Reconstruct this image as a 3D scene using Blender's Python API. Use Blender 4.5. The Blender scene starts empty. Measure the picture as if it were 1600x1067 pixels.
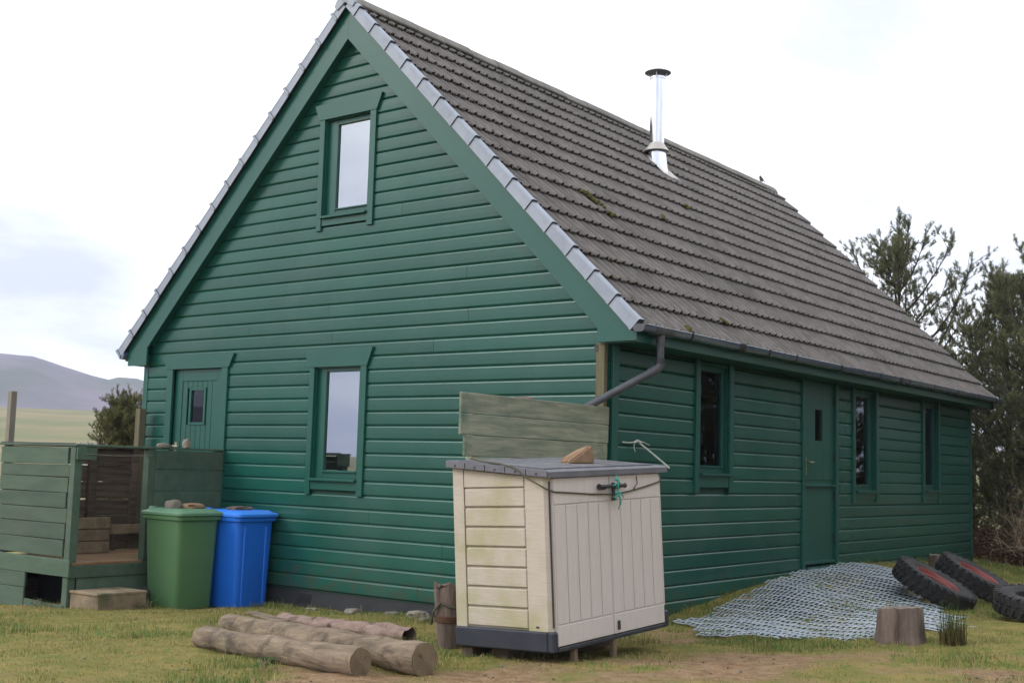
import bpy, math, random
import numpy as np
from mathutils import Vector, Matrix, noise as mnoise
R = math.radians
rnd = random.Random(7)
scene = bpy.context.scene
col = scene.collection

# ---------------------------------------------------------------- camera
CAMP = Vector((5.92415, -9.19202, 1.33887))
cr, cu, cf = Vector((0.794817, 0.606197, 0.028109)), Vector((0.040535, -0.099249, 0.994237)), Vector((-0.605493, 0.789097, 0.103457))
cam = bpy.data.cameras.new("camera"); cam.sensor_width = 36; cam.lens = 42.76; cam.clip_start = .1; cam.clip_end = 9000
camo = bpy.data.objects.new("camera", cam); col.objects.link(camo)
camo.matrix_world = Matrix(((cr.x, cu.x, -cf.x, CAMP.x), (cr.y, cu.y, -cf.y, CAMP.y), (cr.z, cu.z, -cf.z, CAMP.z), (0, 0, 0, 1)))
scene.camera = camo

# ---------------------------------------------------------------- sky, sun, exposure
SUN_EL, SUN_AZ = R(33), R(215)          # compass azimuth of the sun (from +y, clockwise)
world = bpy.data.worlds.new("World"); scene.world = world; world.use_nodes = True
nt = world.node_tree; nt.nodes.clear()
def N(t, **kw):
    n = nt.nodes.new(t)
    for k, v in kw.items(): setattr(n, k, v)
    return n
wo = N('ShaderNodeOutputWorld'); bg = N('ShaderNodeBackground'); nt.links.new(bg.outputs[0], wo.inputs[0])
sky = N('ShaderNodeTexSky', sky_type='NISHITA', sun_disc=False, sun_elevation=SUN_EL, sun_rotation=SUN_AZ)
tc = N('ShaderNodeTexCoord'); sep = N('ShaderNodeSeparateXYZ'); nt.links.new(tc.outputs['Generated'], sep.inputs[0])
zc = N('ShaderNodeMath', operation='ABSOLUTE'); nt.links.new(sep.outputs['Z'], zc.inputs[0])
za = N('ShaderNodeMath', operation='ADD'); za.inputs[1].default_value = .22; nt.links.new(zc.outputs[0], za.inputs[0])
dv = N('ShaderNodeVectorMath', operation='DIVIDE'); nt.links.new(tc.outputs['Generated'], dv.inputs[0])
cmb = N('ShaderNodeCombineXYZ')
for i in range(3): nt.links.new(za.outputs[0], cmb.inputs[i])
nt.links.new(cmb.outputs[0], dv.inputs[1])
nz = N('ShaderNodeTexNoise'); nz.inputs['Scale'].default_value = 1.15; nz.inputs['Detail'].default_value = 7; nz.inputs['Roughness'].default_value = .52; nz.inputs['Distortion'].default_value = .35
mpw = N('ShaderNodeMapping'); mpw.inputs['Location'].default_value = (11.5, 2.2, 0); nt.links.new(dv.outputs[0], mpw.inputs[0]); nt.links.new(mpw.outputs[0], nz.inputs['Vector'])
rp = N('ShaderNodeValToRGB'); e = rp.color_ramp.elements
e[0].position = .30; e[0].color = (.45, .48, .55, 1); e[1].position = .62; e[1].color = (1.0, 1.0, 1.0, 1)
m = e.new(.45); m.color = (.68, .71, .77, 1)
nt.links.new(nz.outputs[0], rp.inputs[0])
sk = N('ShaderNodeVectorMath', operation='SCALE'); sk.inputs['Scale'].default_value = .10; nt.links.new(sky.outputs[0], sk.inputs[0])
cl = N('ShaderNodeVectorMath', operation='SCALE'); cl.inputs['Scale'].default_value = 1.80; nt.links.new(rp.outputs[0], cl.inputs[0])
mx = N('ShaderNodeMix', data_type='RGBA'); mx.inputs['Factor'].default_value = .92
nt.links.new(sk.outputs[0], mx.inputs['A']); nt.links.new(cl.outputs[0], mx.inputs['B']); nt.links.new(mx.outputs['Result'], bg.inputs['Color']); world.cycles.sampling_method = 'MANUAL'; world.cycles.sample_map_resolution = 512
bg.inputs['Strength'].default_value = 1.0
sun = bpy.data.lights.new("sun", 'SUN'); sun.energy = 1.5; sun.angle = R(24); sun.color = (1, .95, .88)
suno = bpy.data.objects.new("sun", sun); col.objects.link(suno)
sd = Vector((math.sin(SUN_AZ) * math.cos(SUN_EL), math.cos(SUN_AZ) * math.cos(SUN_EL), math.sin(SUN_EL)))
suno.rotation_euler = sd.to_track_quat('Z', 'Y').to_euler(); suno.location = (0, 0, 30)
vs = scene.view_settings; vs.view_transform = 'Standard'; vs.look = 'None'; vs.exposure = 0.25; vs.gamma = 1.0; vs.use_curve_mapping = False
scene.cycles.use_denoising = True
scene.cycles.max_bounces = 6; scene.cycles.diffuse_bounces = 3; scene.cycles.glossy_bounces = 3; scene.cycles.transparent_max_bounces = 8; scene.cycles.sample_clamp_indirect = 5

# ---------------------------------------------------------------- helpers
def tag(o, label=None, cat=None, group=None, kind=None):
    if label: o['label'] = label
    if cat: o['category'] = cat
    if group: o['group'] = group
    if kind: o['kind'] = kind
    return o
def empty(name, loc=(0, 0, 0), label=None, cat=None, group=None, rz=0, parent=None, rot=None):
    o = bpy.data.objects.new(name, None); o.empty_display_size = .2; col.objects.link(o)
    o.location = loc; o.rotation_euler = rot if rot else (0, 0, rz); o.parent = parent
    return tag(o, label, cat, group)
class MB:
    def __init__(s): s.v = []; s.f = []; s.m = []
    def add(s, vs, fs, mi=0):
        o = len(s.v); s.v += [tuple(v) for v in vs]; s.f += [tuple(i + o for i in f) for f in fs]; s.m += [mi] * len(fs); return s
    def box(s, a, b, ch=0.0, mat=None, mi=0):
        x0, y0, z0 = (min(a[i], b[i]) for i in range(3)); x1, y1, z1 = (max(a[i], b[i]) for i in range(3))
        if ch <= 0:
            vs = [(x, y, z) for x in (x0, x1) for y in (y0, y1) for z in (z0, z1)]
            fs = [(0, 1, 3, 2), (4, 6, 7, 5), (0, 4, 5, 1), (2, 3, 7, 6), (0, 2, 6, 4), (1, 5, 7, 3)]
        else:
            c = min(ch, (x1 - x0) * .45, (y1 - y0) * .45, (z1 - z0) * .45)
            X = (x0, x1); Y = (y0, y1); Z = (z0, z1); vs = []; ix = {}
            for i in (0, 1):
                for j in (0, 1):
                    for k in (0, 1):
                        px, py, pz = X[i] + (c if i == 0 else -c), Y[j] + (c if j == 0 else -c), Z[k] + (c if k == 0 else -c)
                        for ax, p in ((0, (X[i], py, pz)), (1, (px, Y[j], pz)), (2, (px, py, Z[k]))):
                            ix[(i, j, k, ax)] = len(vs); vs.append(p)
            q = lambda *t: tuple(ix[a] for a in t)
            fs = []
            for i in (0, 1):
                fs.append(q((i, 0, 0, 0), (i, 1, 0, 0), (i, 1, 1, 0), (i, 0, 1, 0)) if i else q((i, 0, 0, 0), (i, 0, 1, 0), (i, 1, 1, 0), (i, 1, 0, 0)))
                fs.append(q((0, i, 0, 1), (0, i, 1, 1), (1, i, 1, 1), (1, i, 0, 1)) if i else q((0, i, 0, 1), (1, i, 0, 1), (1, i, 1, 1), (0, i, 1, 1)))
                fs.append(q((0, 0, i, 2), (1, 0, i, 2), (1, 1, i, 2), (0, 1, i, 2)) if i else q((0, 0, i, 2), (0, 1, i, 2), (1, 1, i, 2), (1, 0, i, 2)))
            for i in (0, 1):
                for j in (0, 1):
                    fs.append(q((i, j, 0, 0), (i, j, 0, 1), (i, j, 1, 1), (i, j, 1, 0)) if i == j else q((i, j, 0, 0), (i, j, 1, 0), (i, j, 1, 1), (i, j, 0, 1)))
                    fs.append(q((i, 0, j, 0), (i, 1, j, 0), (i, 1, j, 2), (i, 0, j, 2)) if i != j else q((i, 0, j, 0), (i, 0, j, 2), (i, 1, j, 2), (i, 1, j, 0)))
                    fs.append(q((0, i, j, 1), (1, i, j, 1), (1, i, j, 2), (0, i, j, 2)) if i == j else q((0, i, j, 1), (0, i, j, 2), (1, i, j, 2), (1, i, j, 1)))
                    for k in (0, 1):
                        t = q((i, j, k, 0), (i, j, k, 1), (i, j, k, 2)); fs.append(t if (i + j + k) % 2 == 1 else t[::-1])
        if mat is not None: vs = [mat @ Vector(v) for v in vs]
        return s.add(vs, fs, mi)
    def prism(s, poly, lo, hi, axis=1, mi=0):
        # poly in the two other axes (order x,z for axis 1; y,z for axis 0; x,y for axis 2)
        def P(a, b, t): return (a, t, b) if axis == 1 else ((t, a, b) if axis == 0 else (a, b, t))
        n = len(poly); A = [P(a, b, lo) for a, b in poly]; B = [P(a, b, hi) for a, b in poly]
        return s.add(A + B, [tuple(range(n)), tuple(range(2 * n - 1, n - 1, -1))] + [(i, i + n, (i + 1) % n + n, (i + 1) % n) for i in range(n)], mi)
    def tube(s, path, rad, n=8, cap=True, mi=0, jit=0.0, flat=1.0, rs=None):
        path = [Vector(p) for p in path]; rad = rad if isinstance(rad, (list, tuple)) else [rad] * len(path); rs = rs or rnd
        o = len(s.v); up = None
        for i, p in enumerate(path):
            d = (path[min(i + 1, len(path) - 1)] - path[max(i - 1, 0)]).normalized()
            if up is None: up = Vector((0, 0, 1)) if abs(d.z) < .95 else Vector((1, 0, 0))
            a = d.cross(up).normalized(); b = a.cross(d).normalized(); up = b
            for k in range(n):
                t = 2 * math.pi * k / n; r = rad[i] * (1 + (rs.uniform(-jit, jit) if jit else 0))
                s.v.append(tuple(p + a * math.cos(t) * r + b * math.sin(t) * r * flat))
        for i in range(len(path) - 1):
            for k in range(n):
                s.f.append((o + i * n + k, o + i * n + (k + 1) % n, o + (i + 1) * n + (k + 1) % n, o + (i + 1) * n + k)); s.m.append(mi)
        if cap:
            s.f.append(tuple(o + k for k in range(n))[::-1]); s.f.append(tuple(o + (len(path) - 1) * n + k for k in range(n))); s.m += [mi, mi]
        return s
    def lathe(s, prof, n=24, mat=None, mi=0, jit=None, close=False):
        o = len(s.v)
        for j, (r, z) in enumerate(prof):
            for k in range(n):
                t = 2 * math.pi * k / n; rr = r * (1 + (jit(t, z) if jit else 0)); v = Vector((rr * math.cos(t), rr * math.sin(t), z)); s.v.append(tuple(mat @ v if mat is not None else v))
        L = len(prof)
        for j in range(L if close else L - 1):
            for k in range(n):
                a = o + j * n; b = o + ((j + 1) % L) * n; s.f.append((a + k, a + (k + 1) % n, b + (k + 1) % n, b + k)); s.m.append(mi)
        return s
    def mesh(s, name, mats, smooth=False):
        me = bpy.data.meshes.new(name); me.from_pydata(s.v, [], s.f)
        for mt in (mats if isinstance(mats, (list, tuple)) else [mats]): me.materials.append(mt)
        if any(s.m): me.polygons.foreach_set('material_index', s.m)
        if smooth:
            me.polygons.foreach_set('use_smooth', [True] * len(me.polygons))
            if smooth != 'all': me.set_sharp_from_angle(angle=R(38))
        me.update(); return me
    def build(s, name, mats, parent=None, smooth=False, loc=None):
        o = bpy.data.objects.new(name, s.mesh(name, mats, smooth)); col.objects.link(o); o.parent = parent
        if loc is not None: o.location = loc
        return o
def link(name, me, parent=None, mw=None):
    o = bpy.data.objects.new(name, me); col.objects.link(o); o.parent = parent
    if mw is not None: o.matrix_local = mw
    return o
def big_mesh(name, V, Fc, mats, parent=None, smooth=False, colors=None):
    V = np.asarray(V, np.float32); Fc = np.asarray(Fc, np.int32); me = bpy.data.meshes.new(name)
    k = Fc.shape[1]; me.vertices.add(len(V)); me.vertices.foreach_set('co', V.ravel())
    me.loops.add(Fc.size); me.loops.foreach_set('vertex_index', Fc.ravel()); me.polygons.add(len(Fc))
    me.polygons.foreach_set('loop_start', np.arange(0, Fc.size, k, dtype=np.int32)); me.polygons.foreach_set('loop_total', np.full(len(Fc), k, np.int32))
    if smooth: me.polygons.foreach_set('use_smooth', np.ones(len(Fc), bool))
    me.update(calc_edges=True); me.validate()
    if colors is not None:
        at = me.color_attributes.new('tint', 'FLOAT_COLOR', 'POINT'); c4 = np.ones((len(V), 4), np.float32); c4[:, :3] = colors; at.data.foreach_set('color', c4.ravel())
    for mt in (mats if isinstance(mats, (list, tuple)) else [mats]): me.materials.append(mt)
    o = bpy.data.objects.new(name, me); col.objects.link(o); o.parent = parent
    return o

# ---------------------------------------------------------------- materials
def srgb(r, g, b):
    f = lambda c: ((c / 255 + .055) / 1.055) ** 2.4 if c > 10 else c / 255 / 12.92
    return (f(r), f(g), f(b))
def mat(name, c1, c2=None, scale=4.0, stretch=(1, 1, 1), rough=.6, bump=0.0, bscale=30.0, bstretch=None, rv=0.0, metal=0.0, ior=1.5, c3=None, s3=1.0, p3=(.5, .7), rrough=0.0, coords='pos', detail=6, spec=.5, lo=.35, hi=.65, dist=.003):
    M = bpy.data.materials.new(name); M.use_nodes = True; t = M.node_tree; n = t.nodes; L = t.links.new
    b = n['Principled BSDF']; b.inputs['Roughness'].default_value = rough; b.inputs['Metallic'].default_value = metal; b.inputs['IOR'].default_value = ior
    b.inputs['Specular IOR Level'].default_value = spec
    if coords == 'pos': cs = n.new('ShaderNodeNewGeometry').outputs['Position']
    else: cs = n.new('ShaderNodeTexCoord').outputs['Object']
    def nz(sc, st, det=6, ro=.6):
        mp = n.new('ShaderNodeMapping'); mp.inputs['Scale'].default_value = st; L(cs, mp.inputs['Vector'])
        x = n.new('ShaderNodeTexNoise'); x.inputs['Scale'].default_value = sc; x.inputs['Detail'].default_value = det; x.inputs['Roughness'].default_value = ro; L(mp.outputs[0], x.inputs['Vector']); return x.outputs[0]
    def mr(sock, a, c, d=0., e=1.):
        x = n.new('ShaderNodeMapRange'); x.inputs[1].default_value = a; x.inputs[2].default_value = c; x.inputs[3].default_value = d; x.inputs[4].default_value = e; L(sock, x.inputs[0]); return x.outputs[0]
    def mixc(f, A, B):
        x = n.new('ShaderNodeMix'); x.data_type = 'RGBA'
        if isinstance(f, float): x.inputs['Factor'].default_value = f
        else: L(f, x.inputs['Factor'])
        for s_, v in (('A', A), ('B', B)):
            if isinstance(v, tuple): x.inputs[s_].default_value = (*v, 1)
            else: L(v, x.inputs[s_])
        return x.outputs['Result']
    cc = c1
    if c2: cc = mixc(mr(nz(scale, stretch, detail), lo, hi), c1, c2)
    if c3: cc = mixc(mr(nz(s3, (1, 1, 1), 5), *p3), cc, c3)
    if rv:
        oi = n.new('ShaderNodeObjectInfo'); hs = n.new('ShaderNodeHueSaturation'); L(mr(oi.outputs['Random'], 0, 1, 1 - rv, 1 + rv), hs.inputs['Value'])
        if isinstance(cc, tuple): hs.inputs['Color'].default_value = (*cc, 1)
        else: L(cc, hs.inputs['Color'])
        cc = hs.outputs[0]
    if isinstance(cc, tuple): b.inputs['Base Color'].default_value = (*cc, 1)
    else: L(cc, b.inputs['Base Color'])
    if rrough: L(mr(nz(scale * 1.7, stretch), .3, .7, rough - rrough, rough + rrough), b.inputs['Roughness'])
    if bump:
        bp = n.new('ShaderNodeBump'); bp.inputs['Strength'].default_value = bump; bp.inputs['Distance'].default_value = dist
        L(nz(bscale, bstretch or stretch, 8), bp.inputs['Height']); L(bp.outputs[0], b.inputs['Normal'])
    return M
GREEN = (.008, .072, .054)
M_paint = mat('green_paint', GREEN, (.010, .086, .063), 1.3, rough=.27, ior=1.5, bump=.04, bscale=9, bstretch=(1, 1, 14), rv=.10, c3=(.024, .088, .072), s3=.9, p3=(.5, .75), dist=.004)
_t = M_paint.node_tree; _b = _t.nodes['Principled BSDF']; _src = _b.inputs['Base Color'].links[0].from_socket      # mud splashed up the lowest boards and faint grime
_g = _t.nodes.new('ShaderNodeNewGeometry'); _sx = _t.nodes.new('ShaderNodeSeparateXYZ'); _t.links.new(_g.outputs['Position'], _sx.inputs[0])
_mr = _t.nodes.new('ShaderNodeMapRange'); _mr.inputs[1].default_value = .45; _mr.inputs[2].default_value = -.05; _mr.inputs[3].default_value = .0; _mr.inputs[4].default_value = .34; _t.links.new(_sx.outputs['Z'], _mr.inputs[0])
_nn = _t.nodes.new('ShaderNodeTexNoise'); _nn.inputs['Scale'].default_value = 11; _nn.inputs['Detail'].default_value = 7; _t.links.new(_g.outputs['Position'], _nn.inputs['Vector'])
_ad = _t.nodes.new('ShaderNodeMath'); _ad.operation = 'ADD'; _t.links.new(_mr.outputs[0], _ad.inputs[0]); _t.links.new(_nn.outputs[0], _ad.inputs[1])
_m2 = _t.nodes.new('ShaderNodeMapRange'); _m2.inputs[1].default_value = .62; _m2.inputs[2].default_value = .95; _m2.inputs[3].default_value = 0; _m2.inputs[4].default_value = .7; _t.links.new(_ad.outputs[0], _m2.inputs[0])
_mm = _t.nodes.new('ShaderNodeMix'); _mm.data_type = 'RGBA'; _mm.inputs['B'].default_value = (.055, .058, .036, 1); _t.links.new(_m2.outputs[0], _mm.inputs['Factor']); _t.links.new(_src, _mm.inputs['A']); _t.links.new(_mm.outputs['Result'], _b.inputs['Base Color'])
M_paint_trim = mat('green_trim_paint', (.009, .080, .060), (.013, .090, .069), 1.6, rough=.28, ior=1.5, bump=.03, bscale=7, bstretch=(3, 3, 3))
M_wall_core = mat('wall_core', (.012, .05, .035), rough=.7)
M_plinth = mat('plinth_bitumen', (.020, .022, .026), (.034, .036, .042), 3, rough=.75, bump=.5, bscale=24)
M_tile = mat('concrete_tile', (.112, .099, .092), (.175, .158, .148), 9, stretch=(1, 2.2, 1), rough=.88, bump=.8, bscale=60, bstretch=(1, 1, 1), rv=.10, c3=(.098, .088, .078), s3=2.2, p3=(.52, .72), dist=.004)
M_tile_edge = mat('tile_edge_shade_lichen', (.022, .019, .016), (.055, .047, .032), 14, rough=.95, bump=.8, bscale=60)  # near-black fronts: shade of the gap under the rolls plus lichen, as colour
M_moss = mat('moss', (.10, .085, .012), (.05, .05, .012), 20, rough=1, bump=1, bscale=120)
M_verge = mat('grey_plastic_verge', (.25, .285, .35), (.30, .335, .40), 5, rough=.45, bump=.15, bscale=20, rv=.06)
M_gutter = mat('grey_plastic_gutter', (.060, .088, .150), (.085, .115, .185), 3, ior=2.0, rough=.10, bump=.1, bscale=10)
M_black = mat('black_plastic', (.018, .019, .022), (.03, .03, .034), 8, rough=.5)
M_downpipe = mat('dark_grey_pipe', (.055, .060, .072), (.085, .09, .105), 9, rough=.5, bump=.2, bscale=20)
M_steel = mat('flue_steel', (.72, .74, .78), (.60, .62, .66), 3, stretch=(1, 1, .3), rough=.22, metal=1.0)
M_steel_dull = mat('flue_cap_steel', (.17, .17, .18), (.24, .24, .25), 8, rough=.5, metal=.6)
M_collar = mat('aluminium_collar', (.52, .49, .46), (.42, .40, .38), 8, rough=.45, metal=.5)
M_greypost = mat('grey_weathered_post', (.17, .155, .125), (.25, .225, .185), 6, stretch=(4, 4, .35), rough=.9, bump=.6, bscale=12, bstretch=(6, 6, .5))
M_rawpost = mat('treated_post', (.095, .090, .050), (.150, .132, .078), 6, stretch=(4, 4, .35), rough=.85, bump=.6, bscale=12, bstretch=(6, 6, .5))
M_deckgreen = mat('stained_green_wood', (.050, .088, .058), (.075, .118, .082), 3, stretch=(.6, 3, 3), rough=.7, bump=.6, bscale=10, bstretch=(.6, 8, 8), rv=.16, c3=(.095, .105, .070), s3=1.7, p3=(.56, .8))
M_deckdark = mat('weathered_brown_wood', (.055, .038, .028), (.125, .090, .066), 3, stretch=(8, .5, 8), rough=.85, bump=.6, bscale=10, rv=.3)
M_floor = mat('wet_floor_boards', (.18, .095, .045), (.28, .19, .11), 3, stretch=(4, .6, 1), rough=.55, bump=.4, bscale=10, rv=.15)
M_paletim = mat('pale_weathered_wood', (.17, .125, .078), (.27, .205, .135), 4, stretch=(2, 2, 2), rough=.85, bump=.6, bscale=14, rv=.15, c3=(.08, .085, .045), s3=3, p3=(.55, .75))
M_panel = mat('lichened_plank', (.165, .190, .135), (.30, .310, .225), 5, stretch=(6, .55, 6), rough=.8, bump=.7, bscale=9, bstretch=(8, .5, 8), rv=.10, c3=(.065, .125, .085), s3=1.6, p3=(.55, .68))
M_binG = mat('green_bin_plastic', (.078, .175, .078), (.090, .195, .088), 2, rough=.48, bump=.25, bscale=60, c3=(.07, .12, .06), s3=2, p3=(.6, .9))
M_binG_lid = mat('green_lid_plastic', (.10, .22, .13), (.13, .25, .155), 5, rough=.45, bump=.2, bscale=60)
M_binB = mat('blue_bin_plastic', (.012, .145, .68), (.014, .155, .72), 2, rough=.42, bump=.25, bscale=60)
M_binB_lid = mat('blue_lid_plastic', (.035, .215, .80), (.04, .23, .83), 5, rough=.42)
M_rubber = mat('tyre_rubber', (.012, .012, .013), (.026, .025, .025), 8, rough=.8, bump=.4, bscale=40, c3=(.060, .050, .040), s3=5, p3=(.52, .8))
M_redrim = mat('red_rim', (.24, .022, .022), (.16, .03, .022), 9, rough=.45, c3=(.10, .05, .03), s3=12, p3=(.55, .7))
M_beige = mat('beige_plastic', (.45, .395, .325), (.51, .45, .375), 9, stretch=(.7, .7, 9), rough=.55, bump=.55, bscale=16, bstretch=(.9, .9, 8), c3=(.36, .33, .18), s3=2.1, p3=(.50, .72), dist=.003)
M_taupe = mat('taupe_plastic', (.56, .505, .475), (.61, .555, .52), 6, stretch=(9, 9, .8), rough=.52, bump=.25, bscale=12, bstretch=(5, 5, .6))
M_lid = mat('grey_lid_plastic', (.115, .115, .135), (.155, .155, .175), 6, rough=.5, bump=.3, bscale=50, c3=(.24, .225, .20), s3=2.4, p3=(.58, .85))
M_base = mat('navy_base_plastic', (.020, .024, .036), (.030, .034, .046), 8, rough=.55, c3=(.10, .10, .09), s3=16, p3=(.66, .74))
M_bark = mat('log_wood', (.115, .085, .058), (.270, .205, .140), 7, stretch=(.35, 2.2, 2.2), rough=.9, bump=1, bscale=22, bstretch=(.5, 2, 2), c3=(.085, .064, .045), s3=6.5, p3=(.53, .68), dist=.014)
M_logend = mat('sawn_log_end', (.26, .19, .115), (.15, .112, .07), 7, rough=.85, bump=.6, bscale=26, coords='obj')
_t = M_logend.node_tree; _b = _t.nodes['Principled BSDF']; _src = _b.inputs['Base Color'].links[0].from_socket
_w = _t.nodes.new('ShaderNodeTexWave'); _w.wave_type = 'RINGS'; _w.rings_direction = 'SPHERICAL'; _w.inputs['Scale'].default_value = 24; _w.inputs['Distortion'].default_value = 2.5; _w.inputs['Detail'].default_value = 3
_tc = _t.nodes.new('ShaderNodeTexCoord'); _t.links.new(_tc.outputs['Object'], _w.inputs['Vector']); _mm = _t.nodes.new('ShaderNodeMix'); _mm.data_type = 'RGBA'; _mm.blend_type = 'MULTIPLY'; _mm.inputs['Factor'].default_value = .45
_t.links.new(_src, _mm.inputs['A']); _t.links.new(_w.outputs['Color'], _mm.inputs['B']); _t.links.new(_mm.outputs['Result'], _b.inputs['Base Color'])
M_rotten = mat('rotten_pink_wood', (.20, .130, .105), (.31, .225, .190), 5, stretch=(1, 3, 3), rough=.95, bump=1, bscale=22, c3=(.07, .05, .04), s3=6, p3=(.52, .66), dist=.012)
M_stump = mat('stump_wood', (.060, .041, .032), (.215, .165, .138), 4, stretch=(3, 3, .5), rough=.95, bump=1, bscale=16, bstretch=(3, 3, .4), dist=.012)
M_rust = mat('rusty_band', (.10, .045, .022), (.07, .035, .02), 14, rough=.9, bump=.6, bscale=50)
M_stone = mat('field_stone', (.17, .145, .115), (.255, .23, .19), 9, rough=.92, bump=.9, bscale=40, rv=.2)
M_brownstone = mat('brown_stone', (.21, .125, .07), (.29, .19, .115), 8, rough=.9, bump=.8, bscale=40, c3=(.36, .30, .21), s3=3, p3=(.6, .8))
M_cord = mat('olive_cord', (.06, .06, .035), (.10, .095, .06), 30, rough=.9)
M_twine = mat('teal_twine', (.02, .30, .23), (.04, .38, .30), 30, rough=.7)
M_whitecord = mat('pale_cord', (.42, .46, .40), (.55, .58, .52), 20, rough=.7)
M_mesh = mat('pale_blue_plastic_mesh', (.25, .30, .34), (.37, .42, .46), 9, rough=.55, c3=(.14, .17, .14), s3=3, p3=(.55, .75))
M_pinebark = mat('pine_bark', (.045, .036, .030), (.085, .068, .055), 10, rough=.95, bump=.8, bscale=30)
M_twig = mat('bare_twig', (.22, .155, .105), (.36, .28, .20), 6, rough=.9, rv=.2)
M_int = mat('interior_pine_lining', (.42, .24, .12), (.34, .19, .09), 3, stretch=(3, 3, .6), rough=.6)
M_curt = mat('rust_curtain', (.50, .21, .10), (.38, .15, .07), 3, stretch=(6, 6, .4), rough=.9)
M_brass = mat('door_handle_metal', (.45, .40, .30), rough=.35, metal=1)
M_terra = mat('terracotta', (.28, .07, .03), rough=.8)
M_bottle = mat('cleaner_bottle', (.62, .64, .58), rough=.35); M_yellow = mat('yellow_cap', (.65, .42, .02), rough=.4); M_label = mat('bottle_label', (.25, .34, .20), rough=.5)
M_bird = mat('bird_feathers', (.10, .085, .07), (.16, .14, .12), 40, rough=.9)
M_white = mat('whitewash', (.62, .62, .60), rough=.8); M_slate = mat('far_roof', (.13, .14, .15), rough=.8)

def glass_mat(name, refl, tint):
    M = bpy.data.materials.new(name); M.use_nodes = True; t = M.node_tree; n = t.nodes; n.clear(); L = t.links.new
    o = n.new('ShaderNodeOutputMaterial'); mxs = n.new('ShaderNodeMixShader'); tr = n.new('ShaderNodeBsdfTransparent'); gl = n.new('ShaderNodeBsdfGlossy')
    tr.inputs[0].default_value = (*tint, 1); gl.inputs['Color'].default_value = (.86, .91, 1, 1); gl.inputs['Roughness'].default_value = .015
    fr = n.new('ShaderNodeFresnel'); fr.inputs['IOR'].default_value = refl; L(fr.outputs[0], mxs.inputs[0])
    L(tr.outputs[0], mxs.inputs[1]); L(gl.outputs[0], mxs.inputs[2]); L(mxs.outputs[0], o.inputs[0]); return M
M_glass = glass_mat('coated_window_glass', 5.4, (.5, .52, .52))
M_glass2 = glass_mat('window_glass', 1.55, (.8, .82, .8))

def leaf_mat(name, rough=.6, trans=.25):
    M = bpy.data.materials.new(name); M.use_nodes = True; t = M.node_tree; n = t.nodes; L = t.links.new; b = n['Principled BSDF']
    a = n.new('ShaderNodeVertexColor'); a.layer_name = 'tint'; L(a.outputs[0], b.inputs['Base Color']); b.inputs['Roughness'].default_value = rough; b.inputs['Specular IOR Level'].default_value = .25
    tl = n.new('ShaderNodeBsdfTranslucent'); L(a.outputs[0], tl.inputs[0]); mxs = n.new('ShaderNodeMixShader'); mxs.inputs[0].default_value = trans
    L(b.outputs[0], mxs.inputs[1]); L(tl.outputs[0], mxs.inputs[2]); L(mxs.outputs[0], n['Material Output'].inputs[0]); return M
M_needle = leaf_mat('pine_needles'); M_grass = leaf_mat('grass_blades', .6, .3)

def ground_mat():
    M = bpy.data.materials.new('turf_and_soil'); M.use_nodes = True; t = M.node_tree; n = t.nodes; L = t.links.new; b = n['Principled BSDF']; b.inputs['Roughness'].default_value = .95; b.inputs['Specular IOR Level'].default_value = .15
    cs = n.new('ShaderNodeNewGeometry').outputs['Position']
    def nz(sc, det=6, ro=.6, off=0):
        mp = n.new('ShaderNodeMapping'); mp.inputs['Location'].default_value = (off, off * .7, 0); L(cs, mp.inputs[0])
        x = n.new('ShaderNodeTexNoise'); x.inputs['Scale'].default_value = sc; x.inputs['Detail'].default_value = det; x.inputs['Roughness'].default_value = ro; L(mp.outputs[0], x.inputs[0]); return x.outputs[0]
    def mr(s, a, c):
        x = n.new('ShaderNodeMapRange'); x.inputs[1].default_value = a; x.inputs[2].default_value = c; L(s, x.inputs[0]); return x.outputs[0]
    def mixc(f, A, B):
        x = n.new('ShaderNodeMix'); x.data_type = 'RGBA'; L(f, x.inputs['Factor'])
        for k, v in (('A', A), ('B', B)):
            if isinstance(v, tuple): x.inputs[k].default_value = (*v, 1)
            else: L(v, x.inputs[k])
        return x.outputs['Result']
    att = n.new('ShaderNodeVertexColor'); att.layer_name = 'tint'; sp = n.new('ShaderNodeSeparateColor'); L(att.outputs[0], sp.inputs[0])
    turf = mixc(mr(nz(2.6), .38, .62), (.185, .180, .050), (.285, .225, .078))
    turf = mixc(mr(nz(7.5, off=3), .52, .70), turf, (.115, .175, .040))
    soil = mixc(mr(nz(9, 8, .7, 9), .35, .65), (.19, .115, .062), (.345, .235, .14))
    soil = mixc(mr(nz(38, 4, .6, 4), .60, .72), soil, (.46, .36, .24))
    near = mixc(sp.outputs[0], turf, soil)
    field = mixc(mr(nz(.035, 6, .6, 2), .4, .62), (.170, .180, .085), (.270, .215, .125))
    L(mixc(sp.outputs[1], near, field), b.inputs['Base Color'])
    bp = n.new('ShaderNodeBump'); bp.inputs['Strength'].default_value = .9; bp.inputs['Distance'].default_value = .03; L(nz(26, 9, .7), bp.inputs['Height']); L(bp.outputs[0], b.inputs['Normal'])
    return M
M_ground = ground_mat()
M_hill = mat('heather_hill', (.165, .125, .150), (.22, .165, .185), .006, rough=1, c3=(.085, .095, .055), s3=.004, p3=(.5, .65), spec=.05)

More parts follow.
